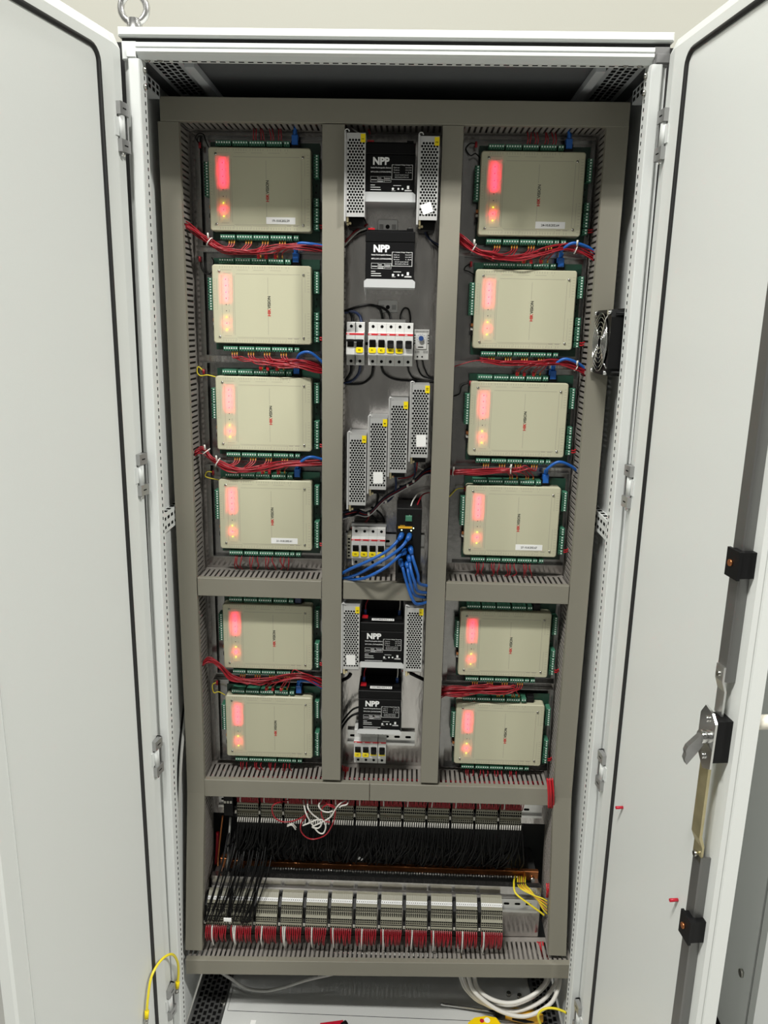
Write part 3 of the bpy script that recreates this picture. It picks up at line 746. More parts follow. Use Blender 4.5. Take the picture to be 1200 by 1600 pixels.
def mcb(off, poles=1):
    t = thing('circuit_breaker', 'x', 'circuit breaker', (0, 0, 0), 'white miniature circuit breakers')
    p = lambda n, m, mt, **k: part(n, m, mt, t, local=True, **k)
    W = MW*poles-.0003; m = MB()
    m.prism([(-.009, 0), (-.049, 0), (-.050, .001), (-.050, .0175), (-.0635, .0195), (-.065, .021), (-.065, .0605), (-.0635, .062), (-.050, .063), (-.050, .0807), (-.049, .0817), (-.009, .0817)], 'x', 0, W)
    for k in range(poles):
        x = MW*(k+.5); m.disc(x, -.0503, .0738, .0030, 12, .0006, 1); m.disc(x, -.0503, .0078, .0030, 12, .0006, 1)
        if k: m.box(MW*k-.0002, MW*k+.0002, -.0653, -.05, .001, .081, 1)
        m.box(x-.0062, x+.0062, -.0653, -.0645, .0355-.0005, .0480, 1)
    p('case', m, ['mcb', 'hole'])
    m = MB().box(0, W, -.0654, -.0645, .0575, .0610); p('red_stripe', m, 'mcb_red')
    m = MB(); m.text('ABB', .0028, .0012, -.0656, .0580, 0, bold=.02); p('maker_mark', m, 'white_print')
    m = MB()
    for k in range(poles):
        x = MW*(k+.5)
        if off: m.prism([(-.064, .0335), (-.0705, .0335), (-.0725, .0350), (-.0700, .0395), (-.0645, .0470)], 'x', x-.0056, x+.0056); m.box(x-.0040, x+.0040, -.068, -.064, .0400, .0485)
        else: m.prism([(-.064, .0475), (-.0720, .0495), (-.0735, .0480), (-.0710, .0440), (-.0645, .0360)], 'x', x-.0056, x+.0056)
    if poles > 1: m.box(.0008, W-.0008, -.0735, -.069, .0450, .0492)
    p('toggle', m, 'black_matte')
    return t
protos = {}
def place_mcb(x, z, off, poles, lab, tagtxt, yo=0.):
    k = (off, poles)
    if k not in protos: protos[k] = mcb(off, poles); o = protos[k]; o.location = (x, yo, z); o['label'] = lab
    else: o = dup(protos[k], (x, yo, z), lab)
    if tagtxt:
        TG.append((o, poles, tagtxt))
def add_tags():
    for o, poles, tagtxt in TG:
        c = MW*(poles-.5)+.0002; m = MB().rbox(c-.0076, c+.0068, -.0668, -.0652, .0240, .0345, .003, .0006); m.text(tagtxt, .0048, c-.0004, -.0670, .0276, 1, bold=.02, align='CENTER')
        part('number_tag', m, ['yellow_tag', 'black'], o, local=True, label='yellow number tag')
TG = []
place_mcb(-.1020, 1.4692, False, 2, 'double white circuit breaker with joined black levers, left of the upper row', 'F0')
for k, (off, tg, w) in enumerate(((False, 'F1', 'first from the left of the upper row of five, lever up'), (False, 'F2', 'second from the left of the upper row of five, lever up'), (True, 'F3', 'third from the left of the upper row of five, lever down'), (True, 'F4', 'fourth from the left of the upper row of five, lever down'), (True, None, 'rightmost of the upper row of five, without yellow tag'))):
    place_mcb(-.0600+MW*k, 1.4692, off, 1, 'single white circuit breaker, '+w, tg)
for k, tg in enumerate(('F5', 'F6', 'F8', 'F12')):
    place_mcb(-.0880+MW*k, 1.0610, False, 1, 'single white circuit breaker, %s of four left of the network switch' % ('leftmost', 'second', 'third', 'rightmost')[k], tg)
for k, tg in enumerate(('F7', 'F9', None, None)):
    place_mcb(-.0783+MW*k+(.001 if k == 3 else 0), .6050, k > 1, 1, 'single white circuit breaker, %s of four below the lowest battery' % ('leftmost', 'second', 'third', 'rightmost')[k], tg)
add_tags()
m = MB().box(-.058, .0105, -.043, -.030, 1.5515, 1.5570); solo('comb_busbar', m, 'zinc', 'flat grey comb busbar along the top of the upper breakers', 'busbar', 'comb busbars')
m = MB().box(-.090, -.018, -.043, -.030, 1.1432, 1.1490); solo('comb_busbar', m, 'zinc_cast', 'flat grey comb busbar along the top of the breakers beside the network switch', 'busbar', 'comb busbars')
for i, z in ((2, .6210), (3, .6210)):
    x = -.0783+MW*i+(.001 if i == 3 else 0); solo('label_holder', MB().box(x+.0015, x+.0155, -.0662, -.0653, .6330, .6375), 'yellow_tag', 'thin yellow label strip on the %s breaker below the lowest battery' % ('third', 'rightmost')[i-2], 'label', 'thin yellow label strips')
# end terminal beside the lower breakers
m = MB().cbox(-.0985, -.0895, -.050, -.009, 1.075, 1.125, .001)
for k in range(6): m.box(-.0965, -.092, -.0505, -.0498, 1.080+k*.0072, 1.0835+k*.0072, 1)
solo('end_terminal', m, ['terminal', 'hole'], 'slim grey rail terminal left of the breakers beside the network switch', 'terminal')
th = thing('thermostat', 'small grey cabinet thermostat with blue dial, right of the upper breakers', 'thermostat', (.043, 0, 1.4815))
m = MB().cbox(.0282, .0572, -.045, -.009, 1.4815, 1.539, .001)
for k in range(9): m.box(.031+k*.0028, .0320+k*.0028, -.0453, -.0447, 1.5335, 1.5375, 1)
for k in range(4):
    for xx in (.031, .047): m.box(xx+k*.0022, xx+.0008+k*.0022, -.0453, -.0447, 1.494, 1.499, 1)
    m.box(.0283, .0306, -.0453, -.0447, 1.512+k*.005, 1.5142+k*.005, 1); m.box(.0545, .0570, -.0453, -.0447, 1.512+k*.005, 1.5142+k*.005, 1)
for xx in (.0355, .0445): m.disc(xx, -.0455, 1.4875, .0017, 8, .001, 1)
m.box(.036, .046, -.0473, -.0467, 1.5052, 1.5068, 1)
part('case', m, ['thermostat', 'hole'], th)
m = MB().rbox(.0315, .0525, -.0467, -.045, 1.502, 1.531, .002, .0005); part('dial_plate', m, 'mcb', th)
m = MB().cyl((.0415, -.0465, 1.5225), (.0415, -.052, 1.5225), .0048, 14)
for k in range(10):
    a = math.radians(-50+k*31); m.disc(.0415+.0078*math.cos(a), -.047, 1.5225+.0078*math.sin(a), .0006, 6, .0004, 1)
part('dial', m, ['blue_dial', 'hole'], th)

# ================================================================== network switch and cables
sw = thing('network_switch', 'black industrial network switch with blue cables plugged in', 'network switch', (.03, 0, 1.045))
part('housing', MB().cbox(.0030, .0530, -.088, -.0095, 1.0480, 1.1940, .0015), 'black', sw)
m = MB().box(.0065, .0345, -.0886, -.0880, 1.1530, 1.1572); m.box(.0100, .0200, -.0885, -.0880, 1.1585, 1.1592); part('orange_stripe', m, 'orange', sw)
m = MB()
for k in range(4):
    z = 1.135-.0225*k
    for x in (.0085, .0225): m.box(x, x+.013, -.0884, -.0878, z-.007, z+.007, 0)
part('port_row', m, 'hole', sw)
m = MB()
for x, z in ((.0370, 1.1540), (.0135, 1.1497), (.0325, 1.149), (.0315, 1.1337), (.0120, 1.0965)): m.box(x-.001, x+.001, -.0888, -.088, z-.001, z+.001)
part('link_light', m, 'led_green', sw)
part('power_plug', MB().cbox(.0205, .0335, -.094, -.078, 1.1690, 1.1800, .001), 'term_green', sw, label='green power plug')
def wire(name, pts, r, mt, label, cat='wire', group=None, n=8, k=8): return solo(name, MB().tube(spline(pts, k), r, n), mt, label, cat, group)
NET = [([(628, 835), (617, 850), (600, 864), (570, 879), (545, 890), (530, 899)], 'top left port, sweeping left'), ([(640, 836), (630, 852), (612, 867), (585, 883), (556, 898), (530, 905)], 'top right port, sweeping left'),
       ([(633, 860), (622, 870), (606, 884), (580, 899), (560, 905), (530, 903)], 'second left port, sweeping left below the others'),
       ([(626, 876), (630, 890), (636, 912), (644, 935), (655, 944), (668, 938)], 'lowest left port, hanging down the furthest'), ([(636, 878), (638, 895), (643, 915), (651, 930), (664, 934)], 'third right port, hanging down'),
       ([(639, 868), (642, 890), (648, 910), (656, 924), (668, 926)], 'second right port, hanging down'), ([(641, 855), (646, 875), (653, 898), (658, 912), (670, 917)], 'first right port, hanging down furthest right')]
for i, (px, lab) in enumerate(NET):
    P = [at(px[0][0], px[0][1], -.089)]+[at(x, y, -.107-.004*(i % 3)-.002*j) for j, (x, y) in enumerate(px[1:])]
    P[-1] = at(px[-1][0]+(8 if i > 2 else 0), px[-1][1], -.055)
    if i < 3: P[-2] = at(px[-2][0], px[-2][1], -.088)
    else: P[-2] = at(px[-2][0]-2, px[-2][1], -.100)
    t = thing('network_cable', 'blue network cable from the switch, '+lab, 'network cable', P[0], 'blue network cables at the switch')
    part('cable', MB().tube(spline(P, 8), .0031, 10), 'blue_cable', t)
    d = (P[1]-P[0]).normalized(); m = MB().tube([P[0]-Vector((0, 0, 0)), P[0]+Vector((0, -.010, 0))*.8+d*.004, P[0]+d*.014+Vector((0, -.006, 0))], [.0056, .0056, .0036], 8); part('plug_boot', m, 'blue_cable', t)

# patch leads of the controllers
def patch(side, i, pts, lab):
    o = allc[side, i].location; q = Vector((o.x+.1605, -.026, o.z+.010))
    P = [q, q+Vector((0, -.004, .016))]+[at(x, y, Y) for x, y, Y in pts]
    t = thing('network_cable', lab, 'network cable', q, 'blue network cables at the controllers')
    part('cable', MB().tube(spline(P, 8), .0029, 10), 'blue_cable', t)
    part('plug', MB().cbox(q.x-.0058, q.x+.0058, -.034, -.018, q.z-.003, q.z+.014, .001).cyl((q.x, -.027, q.z+.013), (q.x, -.029, q.z+.023), .0042, 8), 'blue_cable', t)
for side, i, pts in (('left', 0, [(462, 190, -.03)]), ('right', 0, [(888, 198, -.03)]), ('left', 1, [(466, 381, -.045), (485, 381, -.05), (508, 385, -.04)]), ('left', 2, [(468, 554, -.045), (485, 551, -.05), (508, 570, -.04)]),
                     ('left', 3, [(470, 722, -.045), (485, 714, -.05), (508, 719, -.04)]), ('left', 5, [(470, 1064, -.04), (488, 1066, -.045), (508, 1078, -.03)]),
                     ('right', 1, [(878, 391, -.045), (895, 380, -.055), (918, 386, -.05), (934, 399, -.04)]), ('right', 2, [(866, 570, -.045), (883, 561, -.055), (905, 569, -.05), (920, 583, -.04)]),
                     ('right', 3, [(855, 733, -.045), (872, 722, -.055), (890, 727, -.05), (906, 739, -.04)])):
    patch(side, i, pts, 'blue network cable plugged into the %s controller of the %s column' % (('topmost', 'second', 'third', 'fourth', 'fifth', 'lowest')[i], side))
o = allc['left', 4].location
solo('network_plug', MB().cbox(o.x+.154, o.x+.167, -.034, -.020, o.z+.004, o.z+.016, .001), 'blue_wire', 'dark blue network plug at the fifth controller of the left column', 'network plug')

# ================================================================== red harnesses between the controllers
def tpos(side, i, row, k):
    """entry of pole k (0..23) on the top or bottom terminal rows"""
    o = allc[side, i].location; a, b_, n = (TOPT if row == 'top' else BOTT)[k//6]; x = (a+(b_-a)*((k % 6)+.5)/n)/1000
    return Vector((o.x+x, -.030, o.z+(.0126 if row == 'top' else -CH-.0155)))
def harness(name_lab, path, wires, spread=.006, ties=(), r=.00115):
    C = [at(x, y, Y) for x, y, Y in path]; F = spline(C, 8); N = len(F)
    t = thing('wire_bundle', name_lab, 'wires', C[0], 'red wire bundles between the controllers')
    for (kind, *a) in wires:
        off = Vector((random.uniform(-.3, .3)*spread, random.uniform(-1, 1)*spread, random.uniform(-1, 1)*spread)); ph = random.uniform(0, 6)
        seg = lambda i0, i1: [F[i]+off*(.75+.3*math.sin(i*.35+ph)) for i in (range(i0, i1) if i0 < i1 else range(i0, i1, -1))]
        if kind == 'thru': P = seg(a[0], a[1] if a[1] >= 0 else N)[::3]; m = MB().tube(spline(P, 3), r, 6)
        else:
            side, ci, row, k, end = a; q = tpos(side, ci, row, k); s = 1 if row == 'top' else -1
            j = min(range(N), key=lambda i: abs(F[i].x-q.x-(-.018 if end == 'L' else .018)))
            tail = (seg(j, 0) if end == 'L' else seg(j, N))[::3]
            P = [q, q+Vector((0, -.004, s*.007)), q+Vector(((-.004 if end == 'L' else .004), -.008, s*.013))]+tail
            m = MB().tube(spline(P, 4), r, 6)
            m.cyl(q-Vector((0, 0, s*.001)), q+Vector((0, -.0035, s*.007)), .0015, 6, 1)
        part('wire', m, ['red_wire', 'orange_wire'], t)
    for f in ties:
        i = int(f*(N-1)); d = (F[min(i+1, N-1)]-F[i-1]).normalized()
        u = d.orthogonal().normalized(); w = d.cross(u); R_ = spread*1.15
        m = MB().tube([F[i]+u*R_*math.cos(2*PI*k/12)+w*R_*math.sin(2*PI*k/12) for k in range(12)], .0011, 6, closed=True); m.cyl(F[i]+Vector((0, -R_, R_*.6)), F[i]+Vector((0, -R_-.003, R_+.006)), .0018, 6)
        part('cable_tie', m, 'white_wire', t)
    return t
def pins(side, up, lo, ends_up, ends_lo):
    W = []
    for g in range(4):
        for k in (3, 4, 5): W.append(('pin', side, up, 'bot', g*6+k, ends_up[g]))
    for g in (2, 3):
        for k in (2, 3, 5): W.append(('pin', side, lo, 'top', g*6+k, ends_lo))
    return W
def ferr(side, i, ks):
    for k in ks: pass
Yb = -.047
harness('red wire bundle in the left column, between the topmost and second controllers', [(284, 350, -.05), (300, 357, Yb), (320, 372, Yb), (340, 386, Yb), (365, 392, Yb), (400, 394, Yb), (440, 387, Yb), (475, 386, Yb), (508, 392, -.04)],
        pins('left', 0, 1, 'LLLL', 'R')+[('thru', 0, 30)]*6+[('thru', 34, -1)]*3, .0075, ties=(.30,))
harness('red wire bundle in the left column, between the second and third controllers', [(365, 552, Yb), (385, 560, Yb), (410, 563, Yb), (440, 567, Yb), (475, 570, Yb), (508, 578, -.04)],
        pins('left', 1, 2, 'RRRR', 'R')+[('thru', 20, -1)]*10, .009)
harness('red wire bundle in the left column, between the third and fourth controllers', [(304, 708, -.05), (318, 702, Yb), (330, 715, Yb), (348, 726, Yb), (375, 734, Yb), (410, 731, Yb), (450, 723, Yb), (508, 722, -.04)],
        pins('left', 2, 3, 'LLLL', 'R')+[('thru', 0, 40)]*6+[('thru', 20, -1)]*5, .0080, ties=(.2, .38))
harness('red wire bundle in the left column, between the fifth and lowest controllers', [(314, 1038, -.05), (326, 1030, Yb), (345, 1040, Yb), (362, 1058, Yb), (385, 1064, Yb), (415, 1064, Yb), (450, 1056, Yb), (480, 1058, Yb), (508, 1068, -.04)],
        pins('left', 4, 5, 'LLLL', 'R')+[('thru', 0, 34)]*6+[('thru', 30, -1)]*5, .0085)
harness('red wire bundle in the right column, between the topmost and second controllers', [(706, 358, -.04), (718, 372, Yb), (740, 388, Yb), (760, 397, Yb), (800, 403, Yb), (840, 396, Yb), (880, 386, Yb), (910, 393, Yb), (934, 406, -.04)],
        pins('right', 0, 1, 'LLLL', 'R')+[('thru', 0, 30)]*6+[('thru', 26, -1)]*4, .0075, ties=(.26, .84))
harness('red wire bundle in the right column, between the second and third controllers', [(690, 578, -.04), (715, 569, Yb), (750, 562, Yb), (790, 568, Yb), (830, 568, Yb), (870, 566, Yb), (900, 574, Yb), (922, 588, -.04)],
        pins('right', 1, 2, 'RRRR', 'R')+[('thru', 16, -1)]*4+[('thru', 0, 30)], .006, ties=(.86,))
harness('red wire bundle in the right column, between the third and fourth controllers', [(690, 738, -.04), (715, 738, Yb), (750, 737, Yb), (790, 735, Yb), (815, 733, Yb), (840, 728, Yb)],
        pins('right', 2, 3, 'LLLL', 'L')+[('thru', 0, 26)]*6, .006, ties=(.16, .66))
harness('red wire bundle in the right column, between the fifth and lowest controllers', [(676, 1085, -.04), (695, 1080, Yb), (730, 1079, Yb), (765, 1078, Yb), (800, 1076, Yb), (825, 1064, Yb)],
        pins('right', 4, 5, 'LLLL', 'L')+[('thru', 0, 34)]*9, .010)
# twin red ferrules on the lower controllers' top rows
for side, i in (('left', 1), ('left', 2), ('left', 3), ('left', 5), ('right', 1), ('right', 2)):
    t = thing('twin_ferrules', 'red twin ferrules on the top terminals of the %s controller of the %s column' % (('', 'second', 'third', 'fourth', '', 'lowest')[i], side), 'wire ferrules', tpos(side, i, 'top', 14), 'red twin ferrules')
    for k in (14, 17, 20):
        q = tpos(side, i, 'top', k)+Vector((.0015, 0, 0)); part('ferrule', MB().cbox(q.x-.0027, q.x+.0027, -.036, -.030, q.z-.001, q.z+.0065, .0006), 'red_bright', t)
# short drops from bottom terminal rows into the ducts, and the faint ones at the very top
for side, i in (('left', 3), ('left', 5), ('right', 3), ('right', 5)):
    t = thing('wire_drop', 'short red wires dropping from the %s controller of the %s column into the duct' % ('fourth' if i == 3 else 'lowest', side), 'wires', tpos(side, i, 'bot', 0), 'short red wire drops')
    for g in range(4):
        for k in (2, 3, 5):
            q = tpos(side, i, 'bot', g*6+k); dz = -.030-random.uniform(0, .006)
            P = [q, q+Vector((random.uniform(-.002, .002), -.006, -.010)), q+Vector((random.uniform(-.004, .006), -.004, dz*.7)), q+Vector((random.uniform(-.004, .006), .004, dz))]
            part('wire', MB().tube(spline(P, 5), .0011, 6), 'red_wire', t)
for side in ('left', 'right'):
    t = thing('wire_drop', 'short red wires rising from the topmost controller of the %s column into the top duct' % side, 'wires', tpos(side, 0, 'top', 12), 'short red wire drops')
    for g in (2, 3):
        for k in (1, 2, 4, 5):
            q = tpos(side, 0, 'top', g*6+k); part('wire', MB().tube(spline([q, q+Vector((.001, -.005, .008)), q+Vector((random.uniform(-.003, .003), 0, .022))], 4), .0010, 6), 'red_wire', t)
# red pair at the right-hand terminals
for side in ('left', 'right'):
    for i in range(6):
        if side == 'left' and i == 5: continue
        o = allc[side, i].location; q = Vector((o.x+CW+.0142, -.030, o.z-.137)); t = thing('power_wire_pair', 'red wire pair right of the %s controller of the %s column' % (('topmost', 'second', 'third', 'fourth', 'fifth', 'lowest')[i], side), 'wires', q, 'red power wire pairs')
        for dz in (0, .0045): part('wire', MB().tube(spline([q+Vector((0, 0, dz)), q+Vector((.006, -.001, dz-.001)), q+Vector((.013, .004, dz+.001))], 4), .0014, 6), 'red_bright', t)
# small earth loops at the upper left corner of controllers
for side, i, mt, px in (('left', 0, 'black_wire', [(312, 226), (306, 216), (310, 209), (318, 210), (321, 219), (326, 230)]), ('left', 1, 'black_wire', [(312, 404), (315, 420), (322, 428), (330, 426), (334, 410), (331, 402)]),
                        ('left', 2, 'yellow_wire', [(318, 580), (310, 573), (308, 581), (313, 587), (324, 586), (337, 589)]), ('left', 3, 'yellow_wire', [(333, 738), (324, 737), (321, 744), (328, 747), (343, 750)]),
                        ('left', 5, 'yellow_wire', [(339, 1066), (332, 1070), (334, 1082), (342, 1081), (352, 1086)]), ('right', 0, 'black_wire', [(744, 225), (735, 224), (728, 232), (735, 243), (743, 240), (750, 247)]),
                        ('right', 1, 'black_wire', [(736, 412), (728, 416), (726, 422), (732, 424), (742, 430)]), ('right', 2, 'black_wire', [(735, 598), (722, 603), (718, 615), (709, 619), (703, 617)]), ('right', 3, 'yellow_wire', [(727, 763), (714, 764), (704, 774), (700, 777)])):
    P = [at(x, y, -.022) for x, y in px]; t = thing('earth_loop', 'small %s wire loop beside the %s controller of the %s column' % ('yellow' if mt[0] == 'y' else 'dark', ('topmost', 'second', 'third', 'fourth', '', 'lowest')[i], side), 'wire', P[0], 'small earth loops')
    part('wire', MB().tube(spline(P, 6), .0011, 6), mt, t)
    a = P[0] if side == 'left' else P[0]; part('lug', MB().cyl(a+Vector((0, 0, .004)), a-Vector((0, 0, .006)), .0024, 8), 'red_wire', t)

# ================================================================== wiring of the middle column
def grp(name, lab, runs, group=None, cat='wires'):
    t = thing(name, lab, cat, at(*runs[0][0][0]), group)
    for px, r, mt in runs: part('wire', MB().tube(spline([at(*p) for p in px], 7), r, 8), mt, t)
    return t
Yc = -.03
grp('breaker_wiring', 'thick black and dark blue cables arching into the tops of the upper breakers', [
    ([(533, 487, -.03), (545, 487, -.03), (550, 495, -.03), (551, 505, -.035)], .0028, 'black_wire'), ([(533, 489, -.03), (552, 487, -.03), (562, 494, -.03), (565, 505, -.035)], .0028, 'blue_wire'),
    ([(533, 489, -.02), (560, 479, -.025), (582, 477, -.025), (594, 484, -.03), (598, 500, -.035)], .0026, 'black_wire'), ([(580, 477, -.025), (598, 481, -.03), (608, 490, -.03), (611, 502, -.035)], .0026, 'black_wire')], 'black breaker wiring')
grp('jumper_wire', 'black wire hoop rising above the rightmost upper breakers', [([(626, 503, -.035), (626, 492, -.03), (631, 482, -.028), (638, 483, -.028), (641, 494, -.03), (641, 505, -.035)], .0017, 'black_wire')], 'black breaker wiring', 'wire')
grp('breaker_wiring', 'black and blue cables curving left from under the upper breakers', [
    ([(549, 571, -.035), (548, 582, -.025), (541, 593, -.02), (533, 600, -.02)], .0028, 'black_wire'), ([(563, 571, -.035), (560, 584, -.025), (550, 595, -.02), (533, 601, -.02)], .0028, 'blue_wire'),
    ([(583, 572, -.035), (580, 588, -.025), (566, 599, -.02), (545, 600, -.02), (533, 597, -.02)], .0026, 'black_wire')], 'black breaker wiring')
grp('breaker_wiring', 'black cables curving right from under the upper breakers and thermostat', [
    ([(596, 572, -.035), (600, 583, -.025), (615, 592, -.02), (640, 595, -.02), (680, 597, -.02)], .0024, 'black_wire'), ([(637, 572, -.035), (640, 583, -.025), (650, 593, -.02), (680, 598, -.02)], .0019, 'black_wire'),
    ([(651, 562, -.03), (653, 575, -.022), (661, 588, -.02), (682, 593, -.02)], .0016, 'black_wire'), ([(660, 562, -.03), (663, 575, -.022), (670, 588, -.02), (682, 591, -.02)], .0016, 'black_wire')], 'black breaker wiring')
grp('supply_wiring', 'red, white and black wires left of the second battery', [
    ([(573, 352, -.04), (560, 358, -.03), (546, 370, -.025), (535, 386, -.02)], .0015, 'red_wire'), ([(572, 357, -.04), (560, 362, -.035), (547, 374, -.025), (535, 388, -.02)], .0015, 'white_wire'),
    ([(575, 350, -.035), (556, 360, -.025), (543, 373, -.02), (533, 380, -.02)], .0015, 'red_wire'), ([(573, 360, -.03), (556, 367, -.02), (543, 380, -.02), (533, 396, -.02)], .0016, 'black_wire')], 'supply wiring')
grp('supply_wiring', 'dark blue wire pair below the upper right power supply', [
    ([(660, 352, -.04), (665, 365, -.03), (674, 376, -.03), (688, 384, -.03)], .0018, 'blue_wire'), ([(668, 352, -.04), (668, 366, -.03), (676, 379, -.03), (688, 388, -.03)], .0014, 'black_wire')], 'supply wiring')
grp('supply_wiring', 'dark wire loops behind the top of the topmost battery', [
    ([(536, 195, -.03), (560, 194, -.03), (574, 200, -.03), (578, 210, -.03)], .0016, 'red_wire'), ([(545, 197, -.03), (556, 205, -.03), (566, 212, -.03)], .0012, 'white_wire')], 'supply wiring')
bundle = []
for k in range(7):
    d = k-3; mt = ['black_wire', 'blue_wire', 'black_wire', 'red_wire', 'black_wire', 'blue_wire', 'white_wire'][k]
    bundle.append(([(533, 806+d*2.2, -.03), (556, 800+d*1.6, -.03), (576, 803+d, -.035), (600, 780+d, -.035), (625, 765+d, -.035), (648, 752+d, -.035), (664, 738+d*1.4, -.03), (684, 734+d*3, -.025)], .0015, mt))
bundle += [([(590, 766, -.05), (590, 782, -.035), (584, 795, -.03), (570, 802, -.03)], .0022, 'black_wire'), ([(618, 742, -.05), (618, 765, -.035), (608, 782, -.03), (592, 786, -.03)], .0022, 'blue_wire'),
           ([(648, 722, -.05), (648, 742, -.035), (640, 757, -.03), (624, 760, -.03)], .0018, 'blue_wire'), ([(652, 722, -.05), (650, 736, -.035), (640, 745, -.03), (622, 748, -.03)], .0015, 'red_wire'),
           ([(556, 792, -.05), (560, 800, -.035), (548, 806, -.03), (533, 803, -.03)], .0022, 'black_wire'), ([(586, 828, -.035), (588, 815, -.03), (582, 806, -.03), (572, 800, -.03)], .0022, 'black_wire'), ([(598, 828, -.035), (600, 815, -.03), (594, 802, -.03), (580, 792, -.03)], .0022, 'black_wire'),
           ([(549, 826, -.02), (560, 820, -.025), (572, 815, -.03), (577, 806, -.03)], .0015, 'red_wire'), ([(672, 737, -.025), (660, 733, -.03), (651, 728, -.04)], .0016, 'white_wire')]
t = grp('wire_bundle', 'dark tied wire bundle running diagonally under the staggered power supplies', bundle, 'supply wiring')
for x, y in ((576, 803), (603, 784), (637, 759), (646, 752)):
    q = at(x, y, -.045); part('cable_tie', MB().cbox(q.x-.0022, q.x+.0022, q.y-.002, q.y+.010, q.z-.0028, q.z+.0028, .0006), 'white_wire', t)
grp('supply_wiring', 'thin white and brown wires bending down into the green plug of the network switch', [
    ([(640, 806, -.088), (641, 795, -.07), (646, 781, -.05), (656, 770, -.03), (675, 767, -.02)], .0014, 'white_wire'), ([(645, 806, -.086), (650, 795, -.06), (656, 780, -.04), (662, 772, -.02), (677, 768, -.02)], .0014, 'red_wire')], 'supply wiring')
grp('supply_wiring', 'black wires curving out of the left duct beside the lowest battery', [
    ([(533, 1131, -.02), (542, 1118, -.03), (552, 1108, -.035), (563, 1104, -.03)], .0022, 'black_wire'), ([(533, 1140, -.02), (540, 1128, -.03), (550, 1118, -.035), (563, 1113, -.03)], .0026, 'black_wire')], 'supply wiring')
grp('supply_wiring', 'black sheathed wires under the lower right power supply', [
    ([(640, 1051, -.05), (650, 1056, -.05), (664, 1063, -.04), (672, 1070, -.03)], .0040, 'black_wire'), ([(628, 1048, -.045), (640, 1050, -.05), (648, 1052, -.05)], .0013, 'red_wire')], 'supply wiring')
grp('supply_wiring', 'black sheathed wires under the lower left power supply', [([(548, 1052, -.05), (544, 1058, -.05), (533, 1064, -.04)], .0040, 'black_wire')], 'supply wiring')
for x0, side in ((541, 'left'), (668, 'right')):
    grp('wire_bundle', 'red wires showing at the bottom end of the vertical duct %s of the bottom breakers' % side, [([(x0-6+k*3, 1196+k, -.03), (x0-4+k*2, 1208, -.03), (x0-5+k*3, 1222, -.03)], .0013, 'red_bright') for k in range(4)], 'red wire ends in the ducts')

# ================================================================== terminal rows
TW = .00475
def terminal(lower):
    m = MB(); W = TW
    def hole(y, z0, z1, w): m.box(W*(1-w)/2-.0001, W*(1+w)/2-.0001, y-.0002, y+.0003, z0, z1, 1)
    if lower:
        prof = [(-.009, .006), (-.055, .006), (-.0560, .0085), (-.0560, .0185), (-.0500, .0205), (-.0500, .0345), (-.0470, .0385), (-.0390, .0520), (-.0390, .0640), (-.0340, .0660), (-.0330, .0690), (-.0270, .0760), (-.0180, .0840), (-.009, .0840)]
        m.prism(prof, 'x', 0, W-.0002)
        hole(-.0561, .0100, .0150, .62); hole(-.0501, .0225, .0262, .5); hole(-.0501, .0300, .0338, .82); hole(-.0391, .0530, .0562, .5); hole(-.0391, .0592, .0632, .85)
        m.box(0, W, -.0535, -.0500, .0192, .0201, 1).box(0, W, -.0465, -.0470, .0500, .0512, 1)
        a_, b_ = Vector((0, -.0472, .0388)), Vector((0, -.0392, .0518)); n_ = Vector((0, -.00025, .00015))
        P = [a_.lerp(b_, t)+n_ for t in (.15, .75)]
        m.add([(W*.3, *P[0].yz), (W*.68, *P[0].yz), (W*.68, *P[1].yz), (W*.3, *P[1].yz)], [(0, 1, 2, 3)], 1)
        P = [a_.lerp(b_, t)+n_ for t in (.86, .99)]
        m.add([(0, *P[0].yz), (W, *P[0].yz), (W, *P[1].yz), (0, *P[1].yz)], [(0, 1, 2, 3)], 1)
        m.add([(.0001, -.0275, .0758), (W-.0003, -.0275, .0758), (W-.0003, -.0332, .0692), (.0001, -.0332, .0692)], [(0, 1, 2, 3)], 2)
        m.add([(W*.35, -.0295, .0738), (W*.6, -.0295, .0738), (W*.6, -.0319, .0710), (W*.35, -.0319, .0710)], [(0, 1, 2, 3)], 1)
        m.xf(lambda v: Vector((v.x, v.y, .006+(v.z-.006)*.78)))
    else:
        m.prism([(-.009, 0), (-.036, 0), (-.042, .004), (-.042, .0150), (-.0365, .0165), (-.0365, .0225), (-.042, .024), (-.042, .0400), (-.036, .044), (-.009, .044)], 'x', 0, W-.0002)
        hole(-.0421, .0050, .0085, .8); hole(-.0421, .0105, .0140, .6); hole(-.0421, .0255, .0300, .8); hole(-.0421, .0325, .0370, .6)
    return m.mesh('terminal', ['terminal', 'hole', 'white_print'])
TLO, TUP = terminal(True), terminal(False)
em = MB().prism([(-.009, .002), (-.05, .002), (-.05, .012), (-.040, .016), (-.040, .046), (-.022, .058), (-.009, .058)], 'x', .0005, .0065); em.cbox(.0012, .0055, -.0515, -.05, .006, .013, .0004, 1)
EME = em.mesh('end_stop', ['black', 'terminal_pale'])
em = MB().prism([(-.009, -.002), (-.036, -.002), (-.038, .03), (-.009, .03)], 'x', .0005, .0062); em.cbox(.0012, .0052, -.041, -.037, .012, .020, .0004, 1)
EMU = em.mesh('end_stop', ['black', 'terminal_pale'])
ORD = ['leftmost', 'second', 'third', 'fourth', 'fifth', 'sixth', 'seventh', 'eighth', 'ninth', 'tenth', 'eleventh', 'rightmost']
def wirebunch(lab, runs, group):
    t = thing('wire_bundle', lab, 'wires', runs[0][0][0], group)
    for P, r, mt in runs: part('wire', MB().tube(spline(P, 4), r, 5), mt, t)
    return t
